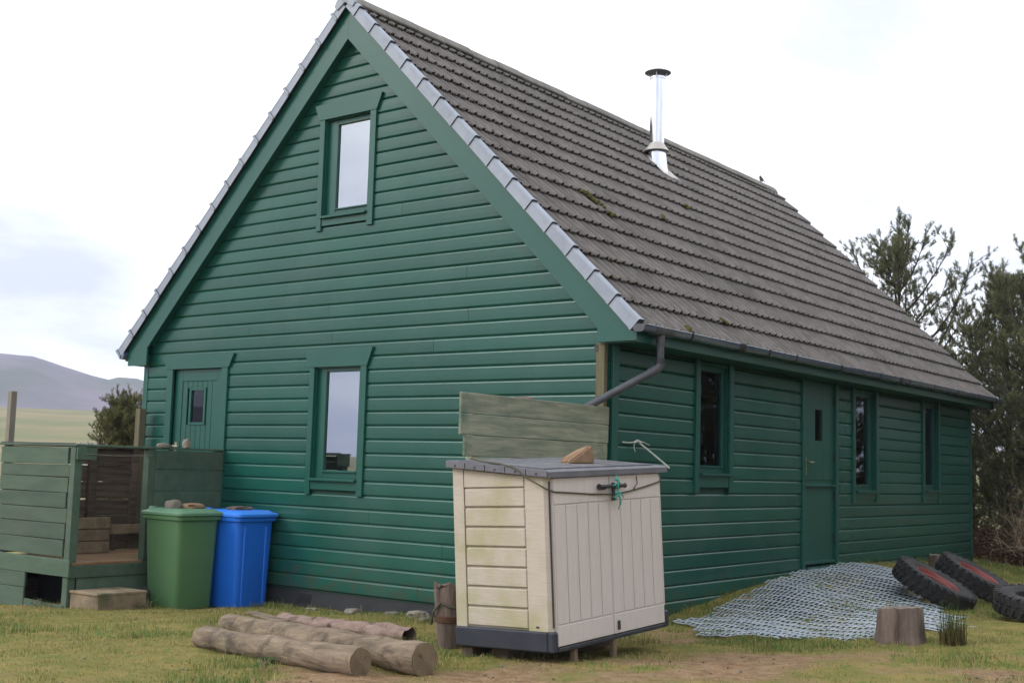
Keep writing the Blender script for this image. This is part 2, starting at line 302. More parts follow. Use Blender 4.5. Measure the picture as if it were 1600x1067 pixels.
# ---------------------------------------------------------------- ground
def gz(x, y):
    x = np.asarray(x, float); y = np.asarray(y, float)
    T = np.interp(y, [-1, 0, 1.05, 2.5, 4.1, 5.1, 7.6, 10.4, 14], [-.04, -.035, -.006, .14, .25, .29, .24, .07, -.1])
    yp = .028 * np.maximum(np.minimum(y, 12) - 1, 0); xx = np.clip(x, -12, 8); s = np.clip(x + 1, 0, 1)
    b = -.05 + .041 * xx - yp * s + .035 * np.clip(-y, 0, 2.5) * (1 - .4 * np.clip((x + 1) / 2, 0, 1))
    f = np.where(x > -.5, np.exp(-(np.maximum(x, 0) / 1.5) ** 2), 0)
    return b + (T + .05 + yp) * f * np.clip((y + 1.5) / 1.5, 0, 1)
def G(x, y): return float(gz(x, y))
class VN:  # smooth value noise
    def __init__(s, seed): s.t = np.random.RandomState(seed).rand(256, 256)
    def __call__(s, x, y):
        xi = np.floor(x).astype(int); yi = np.floor(y).astype(int); fx = x - xi; fy = y - yi; fx = fx * fx * (3 - 2 * fx); fy = fy * fy * (3 - 2 * fy); t = s.t
        a = t[xi % 256, yi % 256]; b = t[(xi + 1) % 256, yi % 256]; c = t[xi % 256, (yi + 1) % 256]; d = t[(xi + 1) % 256, (yi + 1) % 256]
        return (a * (1 - fx) + b * fx) * (1 - fy) + (c * (1 - fx) + d * fx) * fy
    def fbm(s, x, y, o=4):
        r = 0; a = .5; n = 0
        for i in range(o): r = r + a * s(x * 2 ** i + 17 * i, y * 2 ** i + 31 * i); n += a; a *= .5
        return r / n
vn = VN(3); vn2 = VN(11)
def axis_coords(lo, hi, step, far):
    a = list(np.arange(lo, hi + 1e-6, step)); d = step; x = hi; up = []
    while x < far: d *= 1.22; x += d; up.append(x)
    d = step; x = lo; dn = []
    while x > -far: d *= 1.22; x -= d; dn.append(x)
    return np.array(dn[::-1] + a + up)
def soil_mask(x, y):
    f = vn.fbm(x * .55 + 5, y * .55 + 2, 5) ; f2 = vn2.fbm(x * 1.9, y * 1.9, 4)
    bias = np.interp((x * .605 - y * .789), [-1.0, .6, 1.8, 2.6, 3.4], [-.22, -.05, .01, .05, .08]) + .05 * np.clip((x - 1.6) / 1.5, -1, 1)   # barer towards the trodden front
    return np.clip((f * .62 + f2 * .38 + bias - .50) / .10, 0, 1)
gx = axis_coords(-9, 5.2, .09, 2000); gy = axis_coords(-6.2, 12, .10, 2000)
X, Y = np.meshgrid(gx, gy); near = np.clip(1 - (np.hypot(X + 1, Y - 1) - 18) / 25, 0, 1)
Z = gz(X, Y) + near * (.05 * (vn.fbm(X * 1.3, Y * 1.3, 4) - .5) + .022 * (vn2(X * 6, Y * 6) - .5) + .012 * (vn2(X * 14, Y * 14) - .5))
rr = np.hypot(X, Y); wl = np.clip((-X * .86 + Y * .5) / np.maximum(rr, 1), 0, 1)
sm = lambda a, b, t: (lambda u: u * u * (3 - 2 * u))(np.clip((t - a) / (b - a), 0, 1))
Z += wl * (sm(45, 420, rr) * 16 + sm(300, 1500, rr) * 14) + sm(30, 200, rr) * 3 * (vn.fbm(X * .012, Y * .012, 4) - .5)
nxg, nyg = len(gx), len(gy); idx = np.arange(nxg * nyg).reshape(nyg, nxg)
Fq = np.stack([idx[:-1, :-1], idx[:-1, 1:], idx[1:, 1:], idx[1:, :-1]], -1).reshape(-1, 4)
SM = soil_mask(X, Y) * near; cg = np.stack([SM, 1 - near, 0 * SM], -1).reshape(-1, 3)
ground = big_mesh('ground', np.stack([X, Y, Z], -1).reshape(-1, 3), Fq, M_ground, smooth=True, colors=cg); tag(ground, kind='structure')

# far hills (heather moor), real distance 1.2 - 2.6 km
az_t = np.radians([-130, -95, -72, -60.6, -59, -57.9, -56.7, -55.75, -55.55, -54.5, -53.6, -50, -40, -25]); el_t = np.array([60, 92, 113, 111.5, 110, 101, 93, 88, 92, 91, 83, 66, 60, 40])
na, nr = 260, 40; az = np.radians(np.linspace(-130, -25, na)); rs_ = np.linspace(850, 2300, nr); A_, Rr = np.meshgrid(az, rs_)
ridge = np.interp(A_, az_t, el_t) / 1500.0
hx, hy = CAMP.x + Rr * np.sin(A_), CAMP.y + Rr * np.cos(A_)
prof = sm(850, 1500, Rr) - .35 * sm(1550, 2300, Rr)
hz = 1.3 + prof * ridge * 1500 + 26 * prof * (1 - prof) * 4 * (vn.fbm(hx * .004, hy * .004, 5) - .5) + 3 * prof * (vn2.fbm(hx * .02, hy * .02, 3) - .5)
idx = np.arange(na * nr).reshape(nr, na)
hills = big_mesh('hills', np.stack([hx, hy, hz], -1).reshape(-1, 3), np.stack([idx[:-1, :-1], idx[:-1, 1:], idx[1:, 1:], idx[1:, :-1]], -1).reshape(-1, 4), M_hill, smooth=True); tag(hills, kind='structure')

# ---------------------------------------------------------------- house
BP = .145; XL, YB = -6.80, 10.38; XC = -3.40
house = empty('house', (0, 0, 0), 'green timber clad house with steep grey tiled roof and steel flue', 'house')
BZ = [(-.001, .006), (.003, .0135), (.008, .0205), (.015, .0228), (.060, .0232), (.122, .0222), (.129, .0200), (.137, .0140), (.1435, .0065)]   # (z, proud)
def gable_limits(z):   # the wall runs up behind the barge boards
    c = 2.80; return max(XL + .005, z - (c + 6.8)), min(-.003, c - z)
def board_gable(k, x0, x1, cut0, cut1, parent):
    z0 = k * BP; m_ = MB(); n = len(BZ); L = []; Rv = []
    for dz, d in BZ:
        z = z0 + dz; g0, g1 = gable_limits(z)
        L.append((max(x0, g0) if cut0 else x0, -.004 - d, z)); Rv.append((min(x1, g1) if cut1 else x1, -.004 - d, z))
    if Rv[0][0] - L[0][0] < .02: return
    m_.add(L + Rv, [(i, i + n, i + n + 1, i + 1) for i in range(n - 1)] + [tuple(range(n)), tuple(range(2 * n - 1, n - 1, -1))])
    o = m_.build('board', M_paint, parent); return o
def board_side(j, y0, y1, parent, zs=.123):
    z0 = zs + j * BP; m_ = MB(); n = len(BZ)
    L = [(.004 + d, y0, z0 + dz) for dz, d in BZ]; Rv = [(.004 + d, y1, z0 + dz) for dz, d in BZ]
    m_.add(L + Rv, [(i, i + n, i + n + 1, i + 1) for i in range(n - 1)] + [tuple(range(n)), tuple(range(2 * n - 1, n - 1, -1))])
    return m_.build('board', M_paint, parent)
def grid_wall(name, us, vs, holes, axis, t0, t1, clip=None):
    m_ = MB()
    us = sorted(set(us + [h[i] for h in holes for i in (0, 1)])); vs = sorted(set(vs + [h[i] for h in holes for i in (2, 3)]))
    for u0, u1 in zip(us[:-1], us[1:]):
        for v0, v1 in zip(vs[:-1], vs[1:]):
            cu_, cv_ = (u0 + u1) / 2, (v0 + v1) / 2
            if any(h[0] < cu_ < h[1] and h[2] < cv_ < h[3] for h in holes): continue
            if axis == 1: m_.box((u0, t0, v0), (u1, t1, v1))
            else: m_.box((t0, u0, v0), (t1, u1, v1))
    return m_
# openings (outer opening in the wall): gable (x0,x1,z0,z1), side (y0,y1,z0,z1)
GO = {'up': (-3.80, -3.07, 4.00, 5.10), 'low': (-3.80, -3.06, 1.14, 2.36), 'door': (-6.28, -5.29, .30, 2.40)}
SO = {'w1': (1.56, 2.24, 1.28, 2.44), 'door': (4.06, 5.06, .26, 2.44), 'w2': (5.61, 6.36, 1.14, 2.44), 'w3': (8.16, 8.82, 1.14, 2.44)}
gw = grid_wall('gable_wall', [XL + .01, -.01], [-.02, 2.79], list(GO.values())[1:], 1, .001, .12)
o_ = GO['up']; c_ = 2.795      # upper triangle in slices round the attic window
for (xa, xb, za, zb) in ((o_[0], o_[1], 2.79, o_[2]), (o_[0], o_[1], o_[3], 6.19 - .73)):
    gw.box((xa, .001, za), (xb, .12, zb))
gw.prism([(o_[1], 2.79), (-.01, 2.79), (o_[1], c_ - o_[1])], .001, .12); gw.prism([(o_[0], 2.79), (XL + .01, 2.79), (o_[0], c_ + 6.8 + o_[0])], .001, .12)
gw.prism([(o_[0], 5.46), (o_[1], 5.46), (o_[1], c_ - o_[1]), (XC, 6.19), (o_[0], c_ + 6.8 + o_[0])], .001, .12)
gable = gw.build('gable_wall', M_wall_core, house)
joints = {0: [-2.2], 2: [-4.6], 3: [-1.9], 5: [-2.9], 6: [-5.0], 19: [-1.66, -4.9], 17: [-2.1], 20: [-3.62], 22: [-1.7], 24: [-4.2], 27: [-2.6], 18: [-3.55]}
for k in range(0, 43):
    z = k * BP; g0, g1 = gable_limits(z); xs = [(g0, g1)]
    for h in GO.values():
        if z + BP > h[2] - .02 and z < h[3] + .0: xs = [s_ for a, b in xs for s_ in (((a, min(b, h[0])), (max(a, h[1]), b)) if a < h[1] and b > h[0] else ((a, b),)) if s_[1] - s_[0] > .02]
    for J in joints.get(k, []):
        xs = [s_ for a, b in xs for s_ in (((a, J - .0016), (J + .0016, b)) if a < J < b else ((a, b),))]
    for a, b in xs: board_gable(k, a, b, abs(a - g0) < .001, abs(b - g1) < .001, gable)
sw = grid_wall('side_wall', [.01, YB - .01], [-.25, 2.47], list(SO.values()), 0, -.12, -.001)
side = sw.build('side_wall', M_wall_core, house)
sj = {2: [6.9], 4: [2.9, 8.0], 0: [7.4], 1: [9.0], 7: [9.6]}
for j in range(-2, 16):
    z = .123 + j * BP; ys = [(.10, YB - .045)]
    for h in SO.values():
        if z + BP > h[2] and z < h[3]: ys = [s_ for a, b in ys for s_ in (((a, min(b, h[0])), (max(a, h[1]), b)) if a < h[1] and b > h[0] else ((a, b),)) if s_[1] - s_[0] > .02]
    for J in sj.get(j, []): ys = [s_ for a, b in ys for s_ in (((a, J - .0018), (J + .0018, b)) if a < J < b else ((a, b),))]
    for a, b in ys: board_side(j, a, b, side)
MB().box((XL + .01, YB - .10, -.3), (-.01, YB, 2.47)).prism([(XL + .01, 2.47), (-.01, 2.47), (XC, 6.12)], YB - .1, YB).build('back_wall', M_paint, house)
MB().box((XL, .121, -.3), (XL + .1, YB - .101, 2.47)).build('far_side_wall', M_paint, house)
plinth = MB().box((XL + .03, .004, -.6), (-.13, .10, -.021)).build('plinth', M_plinth, house)
v = MB()
for i in range(5): v.box((-3.95, -.004, -.15 + i * .02), (-3.73, .01, -.139 + i * .02))
v.build('air_vent', M_black, plinth)
# interior
MB().box((XL + .11, .13, .18), (-.13, YB - .11, .24)).build('floor', M_int, house)
MB().box((XL + .11, .13, 2.50), (-.13, YB - .11, 2.56)).build('ceiling', M_int, house)
MB().box((-2.6, .13, .25), (-2.5, YB - .11, 2.49)).build('inner_wall', M_int, house)
# corner boards
MB().box((.003, .0, -.45), (.030, .098, 2.468), .003).build('corner_board', M_paint_trim, house)
MB().box((.003, YB - .043, -.2), (.034, YB + .03, 2.468), .003).build('corner_board', M_paint_trim, house)
MB().box((XL - .03, -.034, -.02), (XL + .055, -.003, 2.60), .003).build('corner_board', M_paint_trim, house)
# barge boards with boxed feet
bt = 2.925
MB().prism([(-.065, 2.483), (.347, 2.483), (.347, bt - .347), (XC + .0015, bt - XC), (XC + .0015, 5.942), (-.065, 2.612)], -.135, -.105).build('barge_board', M_paint_trim, house)
MB().prism([(-6.66, 2.466), (-7.03, 2.466), (-7.03, bt + 6.8 - 7.03), (XC - .0015, bt - XC), (XC - .0015, 5.942), (-6.66, 2.680)], -.134, -.106).build('barge_board', M_paint_trim, house)
MB().prism([(-.066, 2.64), (-.066, 2.70), (XC, 6.03), (XC, 5.96)], -.1045, -.0295).build('verge_soffit', M_paint_trim, house)
MB().prism([(-6.66, 2.71), (-6.66, 2.77), (XC, 6.03), (XC, 5.965)], -.1045, -.0295).build('verge_soffit', M_paint_trim, house)
# eaves
MB().box((.318, -.1045, 2.470), (.345, YB + .12, 2.60), .002).build('fascia', M_paint_trim, house)
MB().box((.0, -.103, 2.474), (.317, YB + .11, 2.486)).build('soffit', M_paint_trim, house)
MB().box((-7.03, -.103, 2.474), (XL - .002, YB + .11, 2.60)).build('soffit', M_paint_trim, house)
MB().box((-.06, YB + .001, 2.47), (.345, YB + .12, 2.60)).build('eave_box_end', M_paint_trim, house)

# ---- windows and doors
def head_board(m_, x0, x1, z0, z1, fl, y0, y1): m_.prism([(x0, z0), (x1, z0), (x1 + fl, z1), (x0 - fl, z1)], y0, y1)
def gable_window(cx0, cx1, cz0, cz1, gx0, gx1, gz0, gz1, head_top):
    w = empty('window', parent=house); y0, y1 = -.052, -.022
    MB().box((cx0, y0, cz0), (cx0 + .075, y1, cz1), .003).build('casing', M_paint_trim, w)
    MB().box((cx1 - .085, y0, cz0), (cx1, y1, cz1), .003).build('casing', M_paint_trim, w)
    h = MB(); head_board(h, cx0 - .01, cx1 + .01, cz1 + .001, head_top, .075, y0 - .006, y1); h.build('head_board', M_paint_trim, w)
    zs = gz0 - .115
    MB().box((cx0 + .077, -.080, zs), (cx1 - .087, .0, zs + .028), .004).build('sill', M_paint_trim, w)
    MB().box((cx0 + .077, -.040, cz0 + .055), (cx1 - .087, -.024, zs - .001), .002).build('apron', M_paint_trim, w)
    f = MB(); a, b, c, d = cx0 + .066, cx1 - .075, zs + .029, cz1 + .01      # reveal lining
    f.box((a, -.021, c), (a + .02, .11, d)); f.box((b - .02, -.021, c), (b, .11, d)); f.box((a + .0205, -.021, d - .02), (b - .0205, .11, d)); f.box((a + .0205, .001, c - .02), (b - .0205, .11, c + .002))
    f.build('reveal', M_paint_trim, w)
    s = MB(); Y0, Y1 = .012, .065
    s.box((a + .021, Y0, c + .003), (gx0, Y1, d - .021), .003); s.box((gx1, Y0, c + .003), (b - .021, Y1, d - .021), .003)
    s.box((gx0 + .0005, Y0 + .001, c + .003), (gx1 - .0005, Y1, gz0), .003); s.box((gx0 + .0005, Y0 + .001, gz1), (gx1 - .0005, Y1, d - .021), .003)
    s.build('sash', M_paint_trim, w)
    MB().box((gx0 - .008, -.006, gz0 - .022), (gx1 + .008, .0115, gz0 - .006), .003).build('drip_bar', M_paint_trim, w)
    MB().box((gx0 - .01, .036, gz0 - .01), (gx1 + .01, .042, gz1 + .01)).build('pane', M_glass, w)
    return w
gable_window(-3.862, -3.008, 3.865, 5.115, -3.635, -3.150, 4.112, 5.050, 5.29)
gable_window(-3.855, -3.000, 1.000, 2.365, -3.650, -3.156, 1.262, 2.315, 2.560)
def side_window(cy0, cy1, cz0, gy0, gy1, gz0):
    w = empty('window', parent=house); x0, x1 = .022, .050; top = 2.469
    MB().box((x0, cy0, cz0), (x1, cy0 + .085, top), .003).build('casing', M_paint_trim, w)
    MB().box((x0, cy1 - .085, cz0), (x1, cy1, top), .003).build('casing', M_paint_trim, w)
    zs = gz0 - .105
    MB().box((.0, cy0 + .087, zs), (.080, cy1 - .060, zs + .028), .004).build('sill', M_paint_trim, w)
    MB().box((.024, cy0 + .087, cz0 + .05), (.040, cy1 - .087, zs - .001), .002).build('apron', M_paint_trim, w)
    a, b, c, d = cy0 + .075, cy1 - .075, zs + .029, 2.455
    f = MB(); f.box((-.11, a, c), (.021, a + .02, d)); f.box((-.11, b - .02, c), (.021, b, d)); f.box((-.11, a + .0205, c - .02), (-.001, b - .0205, c + .002)); f.box((-.11, a + .0205, d - .02), (.02, b - .0205, d)); f.build('reveal', M_paint_trim, w)
    s = MB(); X0, X1 = -.070, -.015
    s.box((X0, a + .021, c + .003), (X1, gy0, d - .021), .003); s.box((X0, gy1, c + .003), (X1, b - .021, d - .021), .003)
    s.box((X0, gy0 + .0005, c + .003), (X1 - .001, gy1 - .0005, gz0), .003); s.box((X0, gy0 + .0005, d - .08), (X1 - .001, gy1 - .0005, d - .021), .003)
    s.build('sash', M_paint_trim, w)
    MB().box((X1 + .0005, gy0 - .008, gz0 - .02), (X1 + .016, gy1 + .008, gz0 - .004), .003).build('drip_bar', M_paint_trim, w)
    MB().box((-.046, gy0 - .01, gz0 - .01), (-.040, gy1 + .01, d - .07)).build('pane', M_glass2, w)
    MB().box((-.36, gy0 - .12, gz0 - .05), (-.115, gy1 + .12, gz0 - .012)).build('window_board', M_int, w)
    cw = MB()
    nf = int((gy1 - gy0 + .5) / .05)
    xo = -.24 if cy0 < 3 else -.15
    for i in range(nf): cw.tube([(xo - .02 * (i % 2), gy0 + (.22 if cy0 < 3 else 0) + i * .05, gz0 - .008), (xo, gy0 + (.22 if cy0 < 3 else 0) + i * .05, 2.44)], .034, 8)
    cw.build('curtain', M_curt, w, smooth=True)
    return w
side_window(1.500, 2.305, 1.152, 1.665, 2.165, 1.422)
side_window(5.545, 6.415, 1.028, 5.700, 6.215, 1.256)
side_window(8.125, 8.868, 1.015, 8.225, 8.735, 1.270)
# gable door
d_ = empty('door', parent=house)
MB().box((-6.344, -.052, .24), (-6.236, -.022, 2.407), .003).build('casing', M_paint_trim, d_); MB().box((-5.330, -.052, .24), (-5.225, -.022, 2.407), .003).build('casing', M_paint_trim, d_)
h = MB(); head_board(h, -6.352, -5.205, 2.408, 2.568, .085, -.058, -.022); h.build('head_board', M_paint_trim, d_)
lf = MB(); gl = (-5.925, -5.690, 1.775, 2.150)
lf.box((-6.235, .000, .30), (-6.10, .045, 2.40), .003); lf.box((-5.46, .000, .30), (-5.331, .045, 2.40), .003); lf.box((-6.099, .001, 2.265), (-5.461, .045, 2.40), .002); lf.box((-6.099, .001, .30), (-5.461, .045, .5), .002)
leaf = lf.build('door_leaf', M_paint_trim, d_)
xs_ = np.linspace(-6.099, -5.461, 8)
for i in range(7):
    a, b = xs_[i] + .0025, xs_[i + 1] - .0025
    if b > gl[0] - .03 and a < gl[1] + .03: segs = ((.501, gl[2] - .03), (gl[3] + .03, 2.264))
    else: segs = ((.501, 2.264),)
    for za, zb in segs: MB().box((a, .008, za), (b, .04, zb), .003).build('plank', M_paint_trim, d_)
gf = MB(); gf.box((gl[0] - .035, -.004, gl[2] - .035), (gl[0], .046, gl[3] + .035), .003); gf.box((gl[1], -.004, gl[2] - .035), (gl[1] + .035, .046, gl[3] + .035), .003); gf.box((gl[0] + .0005, -.003, gl[2] - .035), (gl[1] - .0005, .046, gl[2]), .003); gf.box((gl[0] + .0005, -.003, gl[3]), (gl[1] - .0005, .046, gl[3] + .035), .003); gf.build('glazing_frame', M_paint_trim, d_)
MB().box((gl[0] - .005, .018, gl[2] - .005), (gl[1] + .005, .023, gl[3] + .005)).build('pane', M_glass2, d_)
hd = MB(); hd.box((-6.19, -.006, 1.36), (-6.15, .0, 1.54), .002); hd.tube([(-6.17, 0, 1.49), (-6.17, -.045, 1.49), (-6.06, -.05, 1.485)], .010, 8); hd.build('handle', M_brass, d_, smooth=True)
# side stable door
d2 = empty('door', parent=house)
MB().box((-.02, 4.035, .26), (.048, 4.115, 2.469), .003).build('casing', M_paint_trim, d2); MB().box((-.02, 5.005, .26), (.048, 5.085, 2.469), .003).build('casing', M_paint_trim, d2)
sg = (4.455, 4.665, 1.765, 2.135)
u = MB(); u.box((-.035, 4.118, 1.30), (.014, sg[0], 2.465), .003); u.box((-.035, sg[1], 1.30), (.014, 5.002, 2.465), .003); u.box((-.035, sg[0] + .0005, 1.30), (.013, sg[1] - .0005, sg[2]), .002); u.box((-.035, sg[0] + .0005, sg[3]), (.013, sg[1] - .0005, 2.465), .002)
u.build('upper_leaf', M_paint_trim, d2)
MB().box((-.035, 4.118, .335), (.012, 5.002, 1.215), .004).box((-.03, 4.119, 1.2155), (.004, 5.001, 1.299)).box((.0125, 4.24, 1.168), (.017, 4.88, 1.176)).build('lower_leaf', M_paint_trim, d2)
MB().prism([(.0145, 1.235), (.050, 1.235), (.050, 1.245), (.0145, 1.285)], 4.118, 5.002, axis=1).build('drip_rail', M_paint_trim, d2) if False else MB().add([(.0145, y, z) if i in (0, 3) else (.05, y, z) for y in (4.118, 5.002) for i, z in enumerate((1.226, 1.226, 1.236, 1.252))], [(0, 1, 2, 3), (7, 6, 5, 4), (0, 4, 5, 1), (1, 5, 6, 2), (2, 6, 7, 3), (3, 7, 4, 0)]).build('drip_rail', M_paint_trim, d2)
MB().box((-.02, 4.116, .268), (.075, 5.004, .300), .004).box((.0125, 4.12, .325), (.035, 5.0, .36), .004).build('threshold', M_paint_trim, d2)
MB().box((-.01, sg[0] - .005, sg[2] - .005), (-.004, sg[1] + .005, sg[3] + .005)).build('pane', M_glass2, d2)
hs = MB()
for z in (.55, 1.05, 1.5, 2.2): hs.box((.0145, 4.992, z), (.030, 5.004, z + .12), .002)
hs.build('hinge', M_black, d2)
hd = MB(); hd.box((.0145, 4.165, 1.36), (.02, 4.205, 1.56), .002); hd.tube([(.02, 4.185, 1.51), (.065, 4.185, 1.51), (.068, 4.30, 1.505)], .010, 8); hd.build('handle', M_brass, d2, smooth=True)

# ---- roof
RC = 2.985           # x + z of the mean tile top surface on the right slope
roof = empty('roof', parent=house)
rl = MB()
for s_ in (1, -1):
    X = lambda x: x if s_ == 1 else -6.8 - x
    rl.add([(X(.335), -.10, RC - .07 - .335), (X(.335), YB + .11, RC - .07 - .335), (XC, YB + .11, RC - .07 - XC), (XC, -.10, RC - .07 - XC), (X(.335), -.10, RC - .12 - .335), (X(.335), YB + .11, RC - .12 - .335), (XC, YB + .11, RC - .12 - XC), (XC, -.10, RC - .12 - XC)],
           [(0, 1, 2, 3), (7, 6, 5, 4), (0, 4, 5, 1), (0, 3, 7, 4), (1, 5, 6, 2)])
rl.build('roof_deck', M_black, roof)
S2 = 1 / math.sqrt(2)
TW, PER = .30, .15
prof_u = [0, .008, .018, .027, .036, .046, .055, .064, .074, .083, .096, .112, .126, .137, .144]
prof_h = [-.022, -.004, .008, .004, -.022, .006, .009, .002, -.022, .006, .020, .024, .018, .002, -.014]
prof_l = [-.022, -.004, .008, .004, -.022, .006, .009, .002, -.022, -.002, .010, .014, .009, -.003, -.016]
GAUGE = .239 * math.sqrt(2)
def tile_mb(w=TW, ln=GAUGE + .05):
    m_ = MB(); us = []; hs_ = []; hl_ = []
    for p in range(int(round(w / PER))): us += [p * PER + u for u in prof_u]; hs_ += prof_h; hl_ += prof_l
    us.append(w); hs_.append(prof_h[0]); hl_.append(prof_l[0]); n = len(us)
    lo = [(u, 0, h + .027) for u, h in zip(us, hs_)]; hi = [(u, ln, h - .006) for u, h in zip(us, hl_)]; bot = [(u, .006, h - .004) for u, h in zip(us, hl_)]
    m_.add(lo + hi, [(i, i + 1, i + n + 1, i + n) for i in range(n - 1)], 0)
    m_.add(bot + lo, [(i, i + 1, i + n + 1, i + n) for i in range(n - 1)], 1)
    return m_
def slope_mat(y, s, sgn=1, rj=0):   # local u -> +y, local v -> up-slope, local w -> slope normal (right slope)
    x = .365 - s * S2; z = RC - .365 + s * S2 - .012
    u = Vector((0, 1, 0)); v = Vector((-S2, 0, S2)); w = Vector((S2, 0, S2))
    if rj: v = (v + w * rj).normalized(); w = v.cross(u) * -1 if v.cross(u).z < 0 else v.cross(u)
    p = Vector((x, y, z))
    return Matrix(((u.x, v.x, w.x, p.x), (u.y, v.y, w.y, p.y), (u.z, v.z, w.z, p.z), (0, 0, 0, 1)))
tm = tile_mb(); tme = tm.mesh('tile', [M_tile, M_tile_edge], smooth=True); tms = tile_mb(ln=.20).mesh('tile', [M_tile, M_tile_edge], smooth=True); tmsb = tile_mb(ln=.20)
ROWS = 16; YS = -.155; NCOL = 36
cells = []
for r_ in range(ROWS):
    for c_ in range(NCOL):
        y = YS + c_ * (TW - .0022); s = r_ * GAUGE; p = slope_mat(y + .15, s + .17).translation
        cells.append(((p - CAMP).length, y, s))
cells.sort(key=lambda t: t[0])
far_tiles = MB()
for i, (d0, y, s) in enumerate(cells):
    mw = slope_mat(y, s + rnd.uniform(-.0025, .0025), rj=rnd.uniform(-.003, .003)); mw.translation += Vector((S2, 0, S2)) * rnd.uniform(-.002, .003)
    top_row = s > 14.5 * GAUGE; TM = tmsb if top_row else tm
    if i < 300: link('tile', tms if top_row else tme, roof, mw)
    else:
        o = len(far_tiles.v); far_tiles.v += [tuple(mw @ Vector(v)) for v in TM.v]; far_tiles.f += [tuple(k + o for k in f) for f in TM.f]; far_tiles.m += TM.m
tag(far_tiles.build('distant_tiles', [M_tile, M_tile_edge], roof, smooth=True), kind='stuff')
ls = MB()
for r_ in range(ROWS):                       # the slope on the other side, never seen from here
    for c_ in range(NCOL):
        mw = slope_mat(YS + c_ * (TW - .0022), r_ * GAUGE); x0, x1 = 0, TW
        A = [mw @ Vector(p) for p in ((0, 0, .03), (TW, 0, .03), (TW, GAUGE + (.05 if r_ < 15 else -.14), 0), (0, GAUGE + (.05 if r_ < 15 else -.14), 0), (0, 0, .0), (TW, 0, 0))]
        ls.add([(-6.8 - p.x, p.y, p.z) for p in A], [(3, 2, 1, 0), (0, 1, 5, 4)])
tag(ls.build('rear_slope_tiles', M_tile, roof), kind='stuff')
# moss along the tile edges
ms = MB(); ico = [(0, 0, 1), (.894, 0, .447), (.276, .851, .447), (-.724, .526, .447), (-.724, -.526, .447), (.276, -.851, .447), (.7, .5, -.3), (-.3, .8, -.3), (-.8, 0, -.3), (-.3, -.8, -.3), (.7, -.5, -.3)]
icf = [(0, 1, 2), (0, 2, 3), (0, 3, 4), (0, 4, 5), (0, 5, 1), (1, 6, 2), (2, 7, 3), (3, 8, 4), (4, 9, 5), (5, 10, 1), (2, 6, 7), (3, 7, 8), (4, 8, 9), (5, 9, 10), (1, 10, 6)]
def clump(m_, p, r, sq=.6, rg=rnd, mi=0): m_.add([(p[0] + a * r * rg.uniform(.7, 1.3), p[1] + b * r * rg.uniform(.7, 1.3), p[2] + c * r * sq) for a, b, c in ico], icf, mi)
mr_ = random.Random(4)
for i in range(520):
    r_ = mr_.randrange(ROWS); y = min(10.4, max(-.1, mr_.expovariate(.35))) if mr_.random() < .7 else mr_.uniform(0, 10.4); ph = (y - YS) % PER
    mw = slope_mat(y, r_ * GAUGE + mr_.uniform(-.005, .03)); h = float(np.interp(ph, prof_u, prof_h)); p = mw @ Vector((0, 0, h + .026)); clump(ms, p, mr_.uniform(.005, .017), .7, mr_)
for (y, s) in ((1.35, 2.3), (1.42, 2.27), (1.30, 2.34), (1.5, 2.15), (1.46, 2.2), (1.55, 2.0), (.72, .02), (.76, .05), (1.9, .36), (3.1, 2.4), (4.4, 3.0)):
    for q in range(7): p = slope_mat(y + mr_.uniform(-.05, .05), s + mr_.uniform(-.05, .04)) @ Vector((0, 0, .04)); clump(ms, p, mr_.uniform(.014, .036), .8, mr_)
tag(ms.build('moss', M_moss, roof, smooth='all'), kind='stuff')
# verge caps
def verge_mb():
    m_ = MB(); ln = GAUGE + .012; t = .004
    # local: u = along y from the outer face inward, v = up slope, w = normal ; lower end flared
    for (v0, v1, w0, out) in ((0, .030, .074, .018), (.030, ln, .060, .006)):
        A = [(-out, v0, -.062), (-out, v0, w0 - .012), (-out + .012, v0, w0), (.075, v0, w0)]
        B = [(-out, v1, -.062), (-out, v1, w0 - .022), (-out + .012, v1, w0 - .010), (.075, v1, w0 - .010)]
        n = 4; m_.add(A + B, [(i, i + n, i + n + 1, i + 1) for i in range(3)])
        C = [(a[0] + .006, a[1], a[2] - .006 if i else a[2]) for i, a in enumerate(A)]
        m_.add(A + C, [(i, i + 1, i + n + 1, i + n) for i in range(3)])
        m_.add([A[0], B[0], (.0, v1, -.062), (.0, v0, -.062)], [(0, 3, 2, 1)])
    m_.box((-.017, -.003, -.060), (.07, -.0005, .068), mi=1); m_.box((-.0075, .10, -.02), (-.0062, .105, .035)); m_.box((-.0085, .03, .028), (-.0062, ln - .02, .031))  # black strip at the lower lap paints the shadow of the gap
    return m_
vme = verge_mb().mesh('verge_cap', [M_verge, M_black], smooth=True)
for i in range(ROWS):
    mw = slope_mat(-.185, i * GAUGE + rnd.uniform(-.004, .004)); mw.translation += Vector((S2, 0, S2)) * rnd.uniform(-.002, .003)
    link('verge_cap', vme, roof, mw)
    mw2 = Matrix.Scale(-1, 4, Vector((1, 0, 0))) @ mw; mw2.translation.x = -6.8 - mw.translation.x
    link('verge_cap', vme, roof, mw2)
MB().prism([(.335, 2.57), (.372, 2.60), (.40, 2.66), (.30, 2.75), (.25, 2.66)], -.187, -.10).build('verge_end_block', M_verge, roof)
